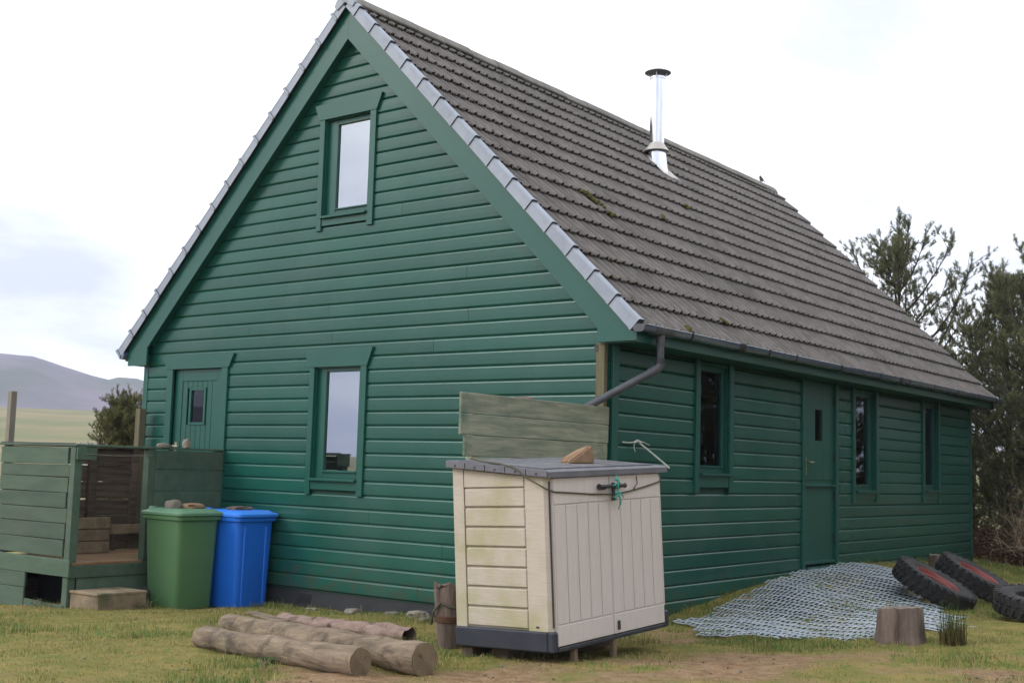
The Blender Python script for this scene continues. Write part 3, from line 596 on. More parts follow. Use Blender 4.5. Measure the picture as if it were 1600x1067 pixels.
# ridge tiles
rp_ = [(-.145, -.115), (-.118, -.060), (-.075, -.018), (-.028, .004), (.028, .004), (.075, -.018), (.118, -.060), (.145, -.115)]
def ridge_mb(ln):
    m_ = MB(); n = len(rp_)
    A = [(a, 0, b) for a, b in rp_]; B = [(a, ln, b) for a, b in rp_]; A2 = [(a * .93, 0, b - .016) for a, b in rp_]; B2 = [(a * .93, ln, b - .016) for a, b in rp_]
    m_.add(A + B, [(i, i + n, i + n + 1, i + 1) for i in range(n - 1)]); m_.add(A + A2, [(i, i + 1, i + n + 1, i + n) for i in range(n - 1)]); m_.add(B + B2, [(i + 1, i, i + n, i + n + 1) for i in range(n - 1)])
    m_.add([(-.146, 0, -.116), (-.146, ln, -.116), (-.136, ln, -.132), (-.136, 0, -.132)], [(0, 1, 2, 3)]); m_.add([(.146, 0, -.116), (.146, ln, -.116), (.136, ln, -.132), (.136, 0, -.132)], [(3, 2, 1, 0)])
    return m_
M_ridge = mat('ridge_tile', (.165, .155, .140), (.235, .220, .198), 6, rough=.9, bump=.7, bscale=50, rv=.10, c3=(.20, .185, .10), s3=3, p3=(.6, .8))
rme = ridge_mb(.492).mesh('ridge_tile', M_ridge, smooth=True)
for i in range(21): link('ridge_tile', rme, roof, Matrix.Translation((XC + rnd.uniform(-.003, .003), -.165 + i * .502, 6.425 + rnd.uniform(-.004, .004))) @ Matrix.Rotation(rnd.uniform(-.006, .006), 4, 'X'))
em = MB(); em.prism([(XC + a * 1.08, 6.432 + b * 1.08) for a, b in rp_] + [(XC + .12, 6.432 - .17), (XC, 6.432 - .10), (XC - .12, 6.432 - .17)], -.205, -.168)
for i in range(3): em.box((XC - .045, -.2085, 6.375 - i * .022), (XC + .045, -.206, 6.383 - i * .022))
em.build('ridge_end_cap', M_verge, roof)
# gutter
gut = empty('gutter', parent=house); gr_, gxc, gzc = .058, .408, 2.615
gm = MB(); na_ = 9
ang = [math.pi + math.pi * i / (na_ - 1) for i in range(na_)]
def half(rad, y): return [(gxc + rad * math.copysign(abs(math.cos(a)) ** .55, math.cos(a)), y, gzc + 1.05 * rad * math.sin(a)) for a in ang]
def half_shell(m_, r0, r1, ya, yb, lip=.006):
    O0, O1, I0, I1 = half(r1, ya), half(r1, yb), half(r0, ya), half(r0, yb); n = na_
    m_.add(O0 + O1, [(i, i + 1, i + n + 1, i + n) for i in range(n - 1)]); m_.add(I0 + I1, [(i, i + n, i + n + 1, i + 1) for i in range(n - 1)])
    m_.add(O0 + I0, [(i, i + n, i + n + 1, i + 1) for i in range(n - 1)]); m_.add(O1 + I1, [(i, i + 1, i + n + 1, i + n) for i in range(n - 1)])
    for e_ in (0, n - 1): m_.add([O0[e_], O1[e_], I1[e_], I0[e_]], [(0, 1, 2, 3)])
half_shell(gm, gr_ - .003, gr_, -.19, 10.60)
gm.tube([(gxc + gr_, -.19, gzc), (gxc + gr_, 10.6, gzc)], .006, 6)
gm.build('gutter_trough', M_gutter, gut, smooth=True)
for y in (.66, 2.28, 2.94, 4.16, 5.38, 6.40, 7.38, 8.36, 9.36, 10.26):
    b = MB(); half_shell(b, gr_ + .0005, gr_ + .007, y - .012, y + .012); b.box((gxc + gr_ - .002, y - .012, gzc - .004), (gxc + gr_ + .008, y + .012, gzc + .010)); b.build('bracket', M_black, gut, smooth=True)
for y in (1.68, 6.10):
    b = MB(); half_shell(b, gr_ + .0005, gr_ + .009, y - .05, y + .05); b.box((gxc + gr_ - .002, y - .05, gzc - .004), (gxc + gr_ + .008, y + .05, gzc + .010)); b.build('union', M_black, gut, smooth=True)
for y in (-.19, 10.60):
    b = MB(); n = na_; t = .012 if y > 0 else -.012; A = half(gr_ + .006, y - abs(t)); B = half(gr_ + .006, y + abs(t)); b.add(A + B, [tuple(range(n)), tuple(range(2 * n - 1, n - 1, -1)), (0, n - 1, 2 * n - 1, n)] + [(i, i + n, i + n + 1, i + 1) for i in range(n - 1)]); b.build('end_cap', M_downpipe, gut, smooth=True)
b = MB(); half_shell(b, gr_ + .0005, gr_ + .008, .02, .32); b.tube([(gxc, .17, gzc - gr_ - .002), (gxc, .17, gzc - .13)], .040, 14); b.build('running_outlet', M_downpipe, gut, smooth=True)
lg = MB(); lg.tube([(-7.10, -.19, 2.60), (-7.10, 10.6, 2.60)], .055, 12); lg.build('far_side_gutter', M_gutter, gut, smooth=True)
dp = empty('downpipe', parent=house)
MB().tube([(gxc, .17, gzc - .10), (gxc, .175, 2.30)], .034, 14).build('drop_pipe', M_downpipe, dp, smooth=True)
MB().tube([(gxc, .175, 2.335), (gxc, .175, 2.29), (gxc - .01, .165, 2.262), (gxc - .05, .12, 2.225), (gxc - .07, .10, 2.21)], .040, 14).build('elbow', M_downpipe, dp, smooth=True)
MB().tube([(gxc - .05, .12, 2.226), (-.06, -.31, 1.885)], .034, 14).build('sloping_pipe', M_downpipe, dp, smooth=True)
tp = MB()
for i in range(4): tp.tube([(gxc, .175, 2.345 - i * .012), (gxc, .175, 2.337 - i * .012)], .0425 + (i % 2) * .002, 12)
tp.build('tape_wrap', M_black, dp, smooth=True)
# flue
flue = empty('flue', parent=house); fx, fy = -2.58, 5.06; fz = RC - fx + .02
MB().tube([(fx, fy, fz - .05), (fx, fy, fz + 1.22)], .100, 28).build('pipe', M_steel, flue, smooth=True)
MB().lathe([(.102, .42), (.112, .395), (.160, .335), (.176, .305), (.165, .300), (.103, .35)], 28, Matrix.Translation((fx, fy, fz - .14))).build('storm_collar', M_collar, flue, smooth=True)
c_ = MB(); n = 26
for k in range(n):
    t = 2 * math.pi * k / n; ct, st = math.cos(t), math.sin(t); c_.v.append((fx + .120 * ct, fy + .120 * st, fz + .20)); x = fx + .145 * ct + .02; c_.v.append((x, fy + .135 * st, RC - x + .035))
c_.f = [(2 * k, 2 * k + 1, (2 * k + 3) % (2 * n), (2 * k + 2) % (2 * n)) for k in range(n)]; c_.m = [0] * n
c_.build('flashing_cone', M_steel, flue, smooth=True)
fp = MB(); fp.add([(fx + a + .05, fy + b, RC - (fx + a + .05) + .036 + .004 * c) for a, b, c in ((-.15, -.16, 0), (.16, -.16, 0), (.20, .0, 1), (.18, .20, 0), (.25, .25, 0), (-.15, .20, 0))], [(0, 1, 2, 3, 4, 5)]); fp.build('flashing_apron', M_collar, flue)
cp = MB(); cp.lathe([(.001, 1.455), (.09, 1.435), (.180, 1.398), (.183, 1.392), (.09, 1.378), (.001, 1.37)], 30, Matrix.Translation((fx, fy, fz - .11))); cp.build('rain_cap', M_steel_dull, flue, smooth=True)
cs_ = MB(); cs_.tube([(fx, fy, fz + 1.195), (fx, fy, fz + 1.222)], .106, 28)
for k in range(4): t = k * math.pi / 2 + .4; cs_.tube([(fx + .10 * math.cos(t), fy + .10 * math.sin(t), fz + 1.20), (fx + .125 * math.cos(t), fy + .125 * math.sin(t), fz + 1.285)], .006, 6)
cs_.build('cap_strap', M_steel, flue, smooth=True)
# ---------------------------------------------------------------- timber porch beside the house
porch = empty('timber_porch', (-5.95, -.95, G(-5.95, -.95)), 'green stained timber porch enclosure in front of the gable door', 'porch')
pl = porch.location
def pb(name, a, b, mt, ch=.004, parent=None, tilt=0):
    m_ = MB(); c = Vector([(a[i] + b[i]) / 2 for i in range(3)]); M_ = Matrix.Translation(-Vector(pl)) @ Matrix.Translation(c) @ Matrix.Rotation(tilt, 4, 'Y') @ Matrix.Translation(-c)
    m_.box(a, b, ch, M_); return m_.build(name, mt, parent or porch)
PX0, PX1, PY0 = -6.66, -5.25, -1.90
zb = [.30, .475, .64, .795, .955, 1.115, 1.245, 1.425]
for i in range(7):
    pr_ = .012 if i == 6 else 0; e1 = [.0, .015, .03, .0, .02, .035, .01][i]
    pb('plank', (PX0 + rnd.uniform(-.02, .02), PY0 - .024 - pr_, zb[i] + .004), (-5.355 - .04 + e1, PY0 - .001 - pr_, zb[i + 1] - .002), M_deckgreen, tilt=rnd.uniform(-.004, .004))
pb('post', (-5.352, PY0 - .03, -.35), (-5.262, PY0 + .06, 1.432), M_deckgreen)
pb('post', (PX0 - .01, PY0 + .0, -.4), (PX0 + .06, PY0 + .07, 2.03), M_greypost)
pb('post', (PX0 - .06, -.20, -.4), (PX0 + .03, -.11, 1.93), M_rawpost)
pb('post', (PX1 - .07, -1.06, .245), (PX1 + .026, -.965, 1.436), M_deckgreen)
pb('post', (PX1 - .07, -.12, .245), (PX1 + .004, -.05, 1.436), M_deckgreen)
pb('post', (PX0 + .005, -.86, .26), (PX0 + .075, -.77, 1.436), M_deckdark); pb('post', (PX0 + .005, -.28, .26), (PX0 + .07, -.20, 1.436), M_deckdark)
pb('top_rail', (PX0 - .03, PY0 - .045, 1.4375), (PX1 + .02, PY0 + .065, 1.462), M_deckgreen); pb('top_rail', (PX1 - .08, PY0 + .066, 1.4375), (PX1 + .035, -.046, 1.460), M_deckgreen); pb('top_rail', (PX0 - .04, PY0 + .066, 1.4375), (PX0 + .075, -.046, 1.460), M_deckdark)
pb('plank', (PX1 + .0, PY0 - .028, 1.30), (PX1 + .024, PY0 + .20, 1.4365), M_deckgreen)
for i, (za, zz) in enumerate(((.27, .44), (.445, .61), (.615, .79), (.795, .98), (.985, 1.22), (1.225, 1.425))):
    pb('plank', (PX1 + .004 + (.014 if i == 5 else 0), -.962, za), (PX1 + .026 + (.014 if i == 5 else 0), -.055, zz), M_deckgreen)
for i, za in enumerate((.27, .465, .66, .855, 1.05, 1.245)):      # far side boards with daylight between
    pb('slat', (PX0 - .022, PY0 + .10, za), (PX0 + .002, -.06, za + [.19, .188, .176, .19, .186, .188][i]), M_deckdark)
nb = 11
for i in range(nb):
    y0 = PY0 + .002 + i * (1.85 / nb); pb('floor_board', (PX0, y0, .222), (PX1 - .003, y0 + 1.85 / nb - .006, .25), M_floor, .003)
pb('rim_board', (PX0 - .01, PY0 - .050, .11), (PX1 + .028, PY0 - .026, .285), M_deckgreen); pb('rim_board', (PX1 + .001, PY0 - .0255, .10), (PX1 + .027, -.055, .2215), M_deckgreen)
for (a, b, z0, z1) in ((PX0 - .01, -6.02, -.05, .108), (PX0, -6.03, -.40, -.054)): pb('skirt_board', (a, PY0 - .045, z0), (b, PY0 - .02, z1), M_deckgreen)
pb('skirt_board', (-6.0, PY0 - .05, -.42), (-5.30, PY0 - .026, -.17), M_deckgreen, tilt=.03)
for z0, z1 in ((-.10, .098), (-.40, -.105)): pb('skirt_board', (PX1 - .012, PY0 + .07, z0), (PX1 + .008, -.055, z1), M_deckgreen)
pb('shade_backing', (PX0 + .1, -1.45, -.4), (PX1 - .1, -1.42, .2), M_black); pb('skirt_board', (PX0 - .02, PY0 + .1, -.4), (PX0 + .005, -.06, .21), M_deckdark)  # black sheet added under the floor so the opening reads as shaded
MB().tube([Vector(p) - Vector(pl) for p in ((PX1 + .03, PY0 + .06, 1.36), (PX1 + .03, -1.45, 1.352), (PX1 + .03, -1.02, 1.366))], .004, 6).build('wire', M_greypost, porch, smooth=True)
MB().tube([Vector(p) - Vector(pl) for p in ((PX0 - .02, PY0 - .03, 1.468), (PX0 + .15, PY0 - .035, 1.472), (PX0 + .45, PY0 - .02, 1.468), (PX0 + .8, PY0 - .03, 1.467), (PX1 - .1, PY0 + .02, 1.467))], .006, 6).build('cord', M_black, porch, smooth=True)
cb = empty('pale_crate', (-6.30, -1.02, .25), 'pale wooden crate standing on the porch floor', 'crate')
for i in range(3): MB().box((-.02, -.26, .004 + i * .135), (.02, .26, .004 + i * .135 + .125), .004).build('board', M_paletim, cb)
MB().box((-.045, -.24, .002), (-.021, -.18, .40), .003).build('batten', M_paletim, cb)
MB().box((-.06, .18, .002), (-.021, .24, .40), .003).build('batten', M_paletim, cb)
ob = empty('offcut_board', (-6.55, -.35, .25), 'short brown offcut board leaning inside the porch', 'board')
MB().box((-.02, -.22, .19), (.02, .22, .30), .004).build('face', M_paletim, ob); MB().box((-.015, -.20, 0), (.015, -.15, .189), .003).build('leg', M_deckdark, ob)
# wooden step
st = empty('wooden_step', (-4.99, -1.62, G(-4.99, -1.62)), 'low pale wooden step box in front of the porch', 'step')
for i in range(3): MB().box((-.24, -.30 + i * .20, .155), (.24, -.305 + (i + 1) * .20, .18), .004).build('tread_board', M_paletim, st)
MB().box((-.215, -.285, -.1), (.215, -.262, .154), .003).build('end_board', M_paletim, st); MB().box((.216, -.285, -.1), (.238, .285, .154), .003).build('front_board', M_paletim, st); MB().box((-.238, -.285, -.1), (-.216, .285, .154), .003).build('back_board', M_paletim, st); MB().box((-.215, .262, -.1), (.215, .285, .154), .003).build('end_board', M_paletim, st)

# ---------------------------------------------------------------- wheelie bins
def rrect(w, d, r, z, n=4):
    out = []
    for cx, cy, a0 in ((w / 2 - r, d / 2 - r, 0), (-w / 2 + r, d / 2 - r, 90), (-w / 2 + r, -d / 2 + r, 180), (w / 2 - r, -d / 2 + r, 270)):
        for i in range(n + 1): t = R(a0 + 90 * i / n); out.append((cx + r * math.cos(t), cy + r * math.sin(t), z))
    return out
def loft(m_, rings, capb=True, capt=True):
    n = len(rings[0]); o = len(m_.v)
    for r_ in rings: m_.v += r_
    for j in range(len(rings) - 1):
        for k in range(n): m_.f.append((o + j * n + k, o + j * n + (k + 1) % n, o + (j + 1) * n + (k + 1) % n, o + (j + 1) * n + k)); m_.m.append(0)
    if capb: m_.f.append(tuple(o + k for k in range(n))[::-1]); m_.m.append(0)
    if capt: m_.f.append(tuple(o + (len(rings) - 1) * n + k for k in range(n))); m_.m.append(0)
def shift(ring, dx): return [(a + dx, b, c) for a, b, c in ring]
def bin_(loc, rz, mb_, ml_, label, ridge):
    z0 = G(*loc); o = empty('wheelie_bin', (loc[0], loc[1], z0 + .0), label, 'wheelie bin', 'wheelie bins by the gable wall', rz)
    b = MB(); loft(b, [shift(rrect(.50, .44, .05, .0), .02), shift(rrect(.52, .46, .055, .02), .02), shift(rrect(.60, .52, .06, .88), .0), shift(rrect(.605, .525, .06, .90), 0), shift(rrect(.60, .52, .055, .915), 0)])
    if ridge:
        for y in (-.15, .15): b.add([(.272, y - .02, .03), (.285, y - .012, .03), (.285, y + .012, .03), (.272, y + .02, .03), (.301, y - .02, .86), (.312, y - .012, .86), (.312, y + .012, .86), (.301, y + .02, .86)], [(0, 4, 5, 1), (1, 5, 6, 2), (2, 6, 7, 3)])
    else:
        for x in (-.10, -.02): b.box((x - .008, -.262, .82), (x + .008, -.250, .915), .002)
    b.build('body', mb_, o, smooth=True)
    r_ = MB(); loft(r_, [rrect(.64, .555, .06, .916), rrect(.665, .575, .06, .921), rrect(.67, .58, .06, .955), rrect(.655, .565, .06, .962)]); r_.build('rim', mb_, o, smooth=True)
    l = MB(); loft(l, [shift(rrect(.685, .59, .065, .963), .005), shift(rrect(.70, .60, .065, .968), .005), shift(rrect(.70, .60, .065, .992), .005), shift(rrect(.67, .575, .06, 1.004), .005), shift(rrect(.62, .53, .06, 1.008), .0), shift(rrect(.57, .48, .06, 1.030), -.01), shift(rrect(.53, .44, .06, 1.032), -.01)])
    lid = l.build('lid', ml_, o, smooth=True)
    h = MB()
    for y in (-.18, .18): h.box((-.31, y - .03, 1.0), (-.24, y + .03, 1.045), .006)
    h.tube([(-.375, -.25, .985), (-.375, .25, .985)], .013, 8); h.box((-.38, -.20, .96), (-.31, -.17, .99), .004); h.box((-.38, .17, .96), (-.31, .20, .99), .004)
    h.build('hinge_handle', ml_, o, smooth=True)
    for s_ in (-1, 1):
        w = MB(); w.lathe([(.03, -.028), (.085, -.028), (.10, -.018), (.10, .018), (.085, .028), (.03, .028)], 20, Matrix.Translation((-.245, s_ * .255, .10)) @ Matrix.Rotation(R(90), 4, 'X'), close=True); w.build('wheel', M_rubber, o, smooth=True)
    MB().tube([(-.245, -.25, .10), (-.245, .25, .10)], .012, 8).build('axle', M_black, o, smooth=True)
    return o
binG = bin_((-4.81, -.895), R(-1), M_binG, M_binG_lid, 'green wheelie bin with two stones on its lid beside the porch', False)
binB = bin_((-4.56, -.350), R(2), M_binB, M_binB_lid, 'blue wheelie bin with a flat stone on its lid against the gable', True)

def rock(name, loc, r, sx, mt, seed, label, cat='stone', group=None, rot=(0, 0, 0), flatb=.35, lift=None):
    import bmesh
    bm = bmesh.new(); bmesh.ops.create_icosphere(bm, subdivisions=3, radius=1)
    for v_ in bm.verts:
        p = v_.co.copy(); nn = mnoise.noise(p * 1.1 + Vector((seed * 3.1, seed, 0))) * .42 + mnoise.noise(p * 2.7 + Vector((seed, 0, seed))) * .18
        q = p * (1 + nn); m_ = max(abs(q.x), abs(q.y), abs(q.z)); q = q * (1 / max(.6, m_)) ** .55 if m_ > .6 else q
        q = Vector((q.x * sx[0], q.y * sx[1], max(q.z * sx[2], -flatb * sx[2]))) * r; v_.co = q
    me = bpy.data.meshes.new(name); bm.to_mesh(me); bm.free(); me.materials.append(mt); me.polygons.foreach_set('use_smooth', [True] * len(me.polygons)); me.set_sharp_from_angle(angle=R(28))
    o = bpy.data.objects.new(name, me); col.objects.link(o); o.location = (loc[0], loc[1], loc[2] + flatb * sx[2] * r); o.rotation_euler = rot
    return tag(o, label, cat, group)
lz = binG.location.z + 1.032
rock('stone', (-4.86, -.98, lz), .085, (1, .8, .75), M_stone, 1, 'pale rounded stone on the green bin lid', group='stones holding down bin lids')
rock('stone', (-4.76, -.80, lz), .11, (1.0, 1.1, .38), M_brownstone, 2, 'long brown stone lying on the green bin lid', group='stones holding down bin lids')
rock('stone', (-4.52, -.36, binB.location.z + 1.032), .13, (.7, 1.15, .22), M_stump, 5, 'flat dark stone on the blue bin lid', group='stones holding down bin lids')
rock('stone', (-5.25, -.86, 1.460), .055, (1, 1.3, .6), M_stone, 8, 'small grey stone on the porch rail near the green post')
rock('stone', (-5.24, -.56, 1.460), .05, (.7, .8, 1.5), M_stone, 9, 'small upright stone on the porch rail below the door window')

# ---------------------------------------------------------------- plank panel and corner post
panel = empty('plank_panel', (0, -1.05, G(-.1, -1.05)), 'weathered olive plank panel standing behind the storage box', 'panel'); pz = panel.location.z
zt = 1.905
for i in range(6):
    z1 = zt - i * .163; y0 = -1.045 + [0, .0, .055, .16, .17, .18][i]
    MB().box((-.012, y0, z1 - .159 - pz), (.012 + .003 * (i % 2), 1.02 - [.0, .01, .02, 0, .0, 0][i], z1 - pz), .004).build('plank', M_panel, panel)
MB().box((-.085, -.86, -.3), (-.013, -.78, zt - pz - .02), .004).build('post', M_panel, panel); MB().box((-.085, .90, -.3), (-.013, .97, zt - pz - .02), .004).build('post', M_panel, panel)
cp_ = empty('corner_post', (-.055, -.068, G(-.2, -.1)), 'raw timber post fixed at the near corner of the house', 'post')
MB().box((-.045, -.030, -.2), (.048, .028, 2.478 - cp_.location.z), .004).build('timber', M_rawpost, cp_); MB().box((-.06, -.034, 2.40 - cp_.location.z), (-.02, -.0305, 2.46 - cp_.location.z), .002).build('metal_clip', M_black, cp_)
bk = empty('broken_post', (-.16, -1.08, G(-.2, -1.1)), 'pinkish broken post end peeping over the plank panel', 'post')
m_ = MB(); n = 10
m_.tube([(0, 0, -.2), (0, 0, .9), (0, .0, 1.86 - bk.location.z), (0, .0, 1.93 - bk.location.z)], [.10, .10, .10, .09], 12, jit=.12); m_.build('wood', M_rotten, bk, smooth=True)
ct = MB(); tcp = lambda pts: [Vector(p) for p in pts]
ct.tube(tcp(((.028, .17, 1.602), (.045, .26, 1.598), (.06, .36, 1.612))), .006, 6); ct.tube(tcp(((.05, .33, 1.60), (.065, .37, 1.622), (.08, .41, 1.606))), .012, 7); ct.tube(tcp(((.06, .37, 1.61), (.07, .46, 1.612), (.08, .56, 1.585))), .004, 5)
ct.tube(tcp(((.05, .34, 1.60), (.06, .32, 1.55), (.07, .33, 1.52))), .0035, 5); ct.tube(tcp(((.07, .40, 1.60), (.19, .45, 1.50), (.33, .50, 1.38))), .0085, 6)
tag(ct.build('tie_cord', M_whitecord, None, smooth=True), 'pale knotted cord and rod tied from the side wall to the storage box', 'cord')

# ---------------------------------------------------------------- storage box
shed = empty('storage_box', (1.217, -2.528, .138), 'beige plastic garden storage box with dark grey lid', 'storage box', rot=(-.045, -.040, 1.559))
W_, D_, HF, HB = 1.45, .82, 1.150, 1.232
ztop = lambda y: HF + (HB - HF) * (y / D_)
bs = MB(); bs.box((-.012, .03, 0), (.07, D_ + .012, .135), .01); bs.box((W_ - .07, .03, 0), (W_ + .012, D_ + .012, .125), .01); bs.box((.0705, .03, .0), (W_ - .0705, D_, .05), .006); bs.box((-.012, -.02, 0), (.05, .029, .135), .01); bs.box((W_ - .045, -.02, 0), (W_ + .012, .029, .12), .01); bs.box((.051, -.022, .0), (W_ - .046, .029, .028), .004)
bs.build('base', M_base, shed, smooth=False)
def side_panel(x0, sgn, det=True):
    m_ = MB(); xi = x0 + sgn * .05
    def slab(ya, yb, xa, xb): m_.add([(xa, ya, .136), (xb, ya, .136), (xb, yb, .136), (xa, yb, .136), (xa, ya, ztop(ya) - .002), (xb, ya, ztop(ya) - .002), (xb, yb, ztop(yb) - .002), (xa, yb, ztop(yb) - .002)], [(3, 2, 1, 0), (4, 5, 6, 7), (0, 1, 5, 4), (1, 2, 6, 5), (2, 3, 7, 6), (3, 0, 4, 7)] if sgn > 0 else [(0, 1, 2, 3), (7, 6, 5, 4), (4, 5, 1, 0), (5, 6, 2, 1), (6, 7, 3, 2), (7, 4, 0, 3)])
    # chamfered front corner column
    poly = [(x0, .028), (x0 + sgn * .028, 0), (xi + sgn * .02, 0), (xi + sgn * .02, .19), (x0 + sgn * .006, .19), (x0, .183)]; n = len(poly)
    A = [(a, b, .136) for a, b in poly]; B = [(a, b, ztop(b) - .002) for a, b in poly]; fs = [(i, (i + 1) % n, (i + 1) % n + n, i + n) for i in range(n)] + [tuple(range(n - 1, -1, -1)), tuple(range(n, 2 * n))]
    m_.add(A + B, fs if sgn < 0 else [f[::-1] for f in fs])
    slab(.1905, .725, x0 + sgn * .022, xi); slab(.726, D_, x0, xi)
    p = m_.build('side_panel', M_beige, shed)
    if det:
        zs_ = [.142 + i * .135 for i in range(9)]
        for i in range(8):
            za, zb_ = zs_[i] + .006, min(zs_[i + 1] - .007, 1.16)
            q = MB()
            if i < 7: q.box((x0 + .0035, .196, za), (x0 + .0215, .72, zb_), .006)
            else: q.add([(x, y, z) for x in (x0 + .0035, x0 + .0215) for y, z in ((.196, za), (.72, za), (.72, ztop(.72) - .008), (.196, ztop(.196) - .008))], [(0, 3, 2, 1), (4, 5, 6, 7), (0, 1, 5, 4), (1, 2, 6, 5), (2, 3, 7, 6), (3, 0, 4, 7)])
            q.build('slat', M_beige, p)
        MB().box((x0 - .001, .10, .155), (x0 + .004, .125, .168)).build('catch_hole', M_black, p)
side_panel(0, 1); side_panel(W_, -1, False)
MB().box((.03, D_ - .03, .05), (W_ - .03, D_ + .001, HB - .02)).build('back_panel', M_beige, shed)
def door(x0, x1, latch):
    d = MB(); d.box((x0, -.012, .032), (x1, .012, 1.144), .006); p = d.build('door', M_taupe, shed)
    nn = 5; xs_ = np.linspace(x0 + .004, x1 - .004, nn + 1)
    for i in range(nn): MB().box((xs_[i] + .004, -.0185, .178), (xs_[i + 1] - .004, -.0125, .958), .004).build('plank', M_taupe, p)
    MB().box((x0 + .004, -.0195, .036), (x1 - .004, -.0125, .170), .004).build('bottom_rail', M_taupe, p); MB().box((x0 + .004, -.0195, .966), (x1 - .004, -.0125, 1.140), .004).build('top_rail', M_taupe, p)
    if latch: MB().box((x0 + .035, -.032, .060), (x0 + .065, -.020, .125), .005).build('latch', M_black, p)
door(.048, .716, False); door(.721, 1.405, True)
hl = MB(); hl.tube([(.55, -.05, 1.066), (.57, -.05, 1.066), (.86, -.05, 1.066), (.88, -.05, 1.066)], [.022, .013, .013, .018], 12); hl.box((.60, -.05, 1.045), (.64, -.0195, 1.08), .005); hl.box((.78, -.05, 1.045), (.82, -.0195, 1.08), .005); hl.tube([(.735, -.045, 1.09), (.735, -.045, .965)], .013, 10)
hl.build('handle', M_black, shed, smooth=True)
for x in (.022, 1.425): MB().tube([(x, -.004, .16), (x, -.004, 1.12)], .0065, 8).build('hinge_rod', M_black if x < .1 else M_taupe, shed, smooth=True)
ld = MB(); y0, y1 = -.045, D_ + .03; x0, x1 = -.035, W_ + .035; t = .050
def L_(y): return ztop(y)
pts = []
for x in (x0, x1): pts += [(x, y0, L_(y0)), (x, y1, L_(y1)), (x, y1, L_(y1) + t), (x, y0 + .02, L_(y0) + t), (x, y0, L_(y0) + t - .012)]
ld.add(pts, [(0, 1, 2, 3, 4), (9, 8, 7, 6, 5), (0, 5, 6, 1), (1, 6, 7, 2), (2, 7, 8, 3), (3, 8, 9, 4), (4, 9, 5, 0)])
lid = ld.build('lid', M_lid, shed)
ys_ = np.linspace(y0 + .004, y1 - .004, 6)
for i in range(5):
    a, b = ys_[i] + .004, ys_[i + 1] - .004
    q = MB(); q.add([(x, y, z) for x in (x0 - .012, x0 - .0005) for y, z in ((a, L_(a) + .004), (b, L_(b) + .004), (b, L_(b) + t - .006), (a, L_(a) + t - .006))], [(0, 3, 2, 1), (4, 5, 6, 7), (0, 1, 5, 4), (1, 2, 6, 5), (2, 3, 7, 6), (3, 0, 4, 7)]); q.box((x0 - .0135, (a + b) / 2 - .008, L_((a + b) / 2) + .012), (x0 - .0115, (a + b) / 2 + .008, L_((a + b) / 2) + .026), mi=1); q.build('edge_block', [M_lid, M_black], lid)
for i in range(6):      # shallow moulded panels on the top of the lid
    xa = .02 + i * .235; q = MB(); q.add([(x, y, L_(y) + t + dz) for dz in (.0005, .006) for x, y in ((xa, .03), (xa + .205, .03), (xa + .205, .78), (xa, .78))], [(4, 5, 6, 7), (0, 1, 5, 4), (1, 2, 6, 5), (2, 3, 7, 6), (3, 0, 4, 7)]); q.build('lid_panel', M_lid, lid)
for x in (.30, .78): MB().box((x - .02, .02, -.16), (x + .02, .06, -.001), .003).build('support_stake', M_paletim, shed)
MB().box((.1, .45, -.16), (W_ - .1, .60, -.001), .004).build('bearer', M_deckdark, shed); MB().box((.02, .70, -.22), (W_ - .1, .80, -.001), .004).build('bearer', M_deckdark, shed)
MS = Matrix.Translation(shed.location) @ shed.rotation_euler.to_matrix().to_4x4()
def loc2w(p): return MS @ Vector(p)
rp2 = [(.18, .80, L_(.8) + t + .012), (.06, .62, L_(.62) + t + .012), (-.03, .36, L_(.36) + t + .012), (-.054, .22, L_(.22) + .045), (-.056, .13, L_(.13) - .01), (-.02, -.004, 1.075), (.05, -.024, 1.050), (.20, -.026, 1.040), (.50, -.027, 1.018), (.74, -.045, 1.008), (.95, -.030, 1.020), (1.20, -.027, 1.048), (1.40, -.026, 1.078), (1.462, .0, 1.095), (1.468, .10, 1.11)]
rope = MB().tube([loc2w(p) for p in rp2], .006, 8).tube([loc2w(p) for p in ((1.02, -.03, 1.03), (1.045, -.05, 1.075), (1.06, -.035, 1.13))], .0045, 6).build('rope', M_cord, None, smooth=True); tag(rope, 'thin olive rope wound over the lid and round the storage box doors', 'rope')
tw = MB(); rt = random.Random(3)
for i in range(9):
    z = .985 + rt.random() * .13; x = .735 + rt.uniform(-.03, .03); tw.tube([loc2w((x - .03, -.072 - rt.random() * .012, z)), loc2w((x, -.082, z + rt.uniform(-.02, .02))), loc2w((x + .03, -.072, z + rt.uniform(-.04, .04)))], .0048, 5)
for dx, dz in ((.06, -.10), (.03, -.13), (.10, -.05), (.0, .10), (.015, .12)): tw.tube([loc2w((.74, -.08, 1.03)), loc2w((.74 + dx * .5, -.085, 1.03 + dz * .6)), loc2w((.74 + dx, -.06, 1.03 + dz))], .0038, 5)
tag(tw.build('twine', M_twine, None, smooth=True), 'teal twine knotted round the black box handle', 'twine')
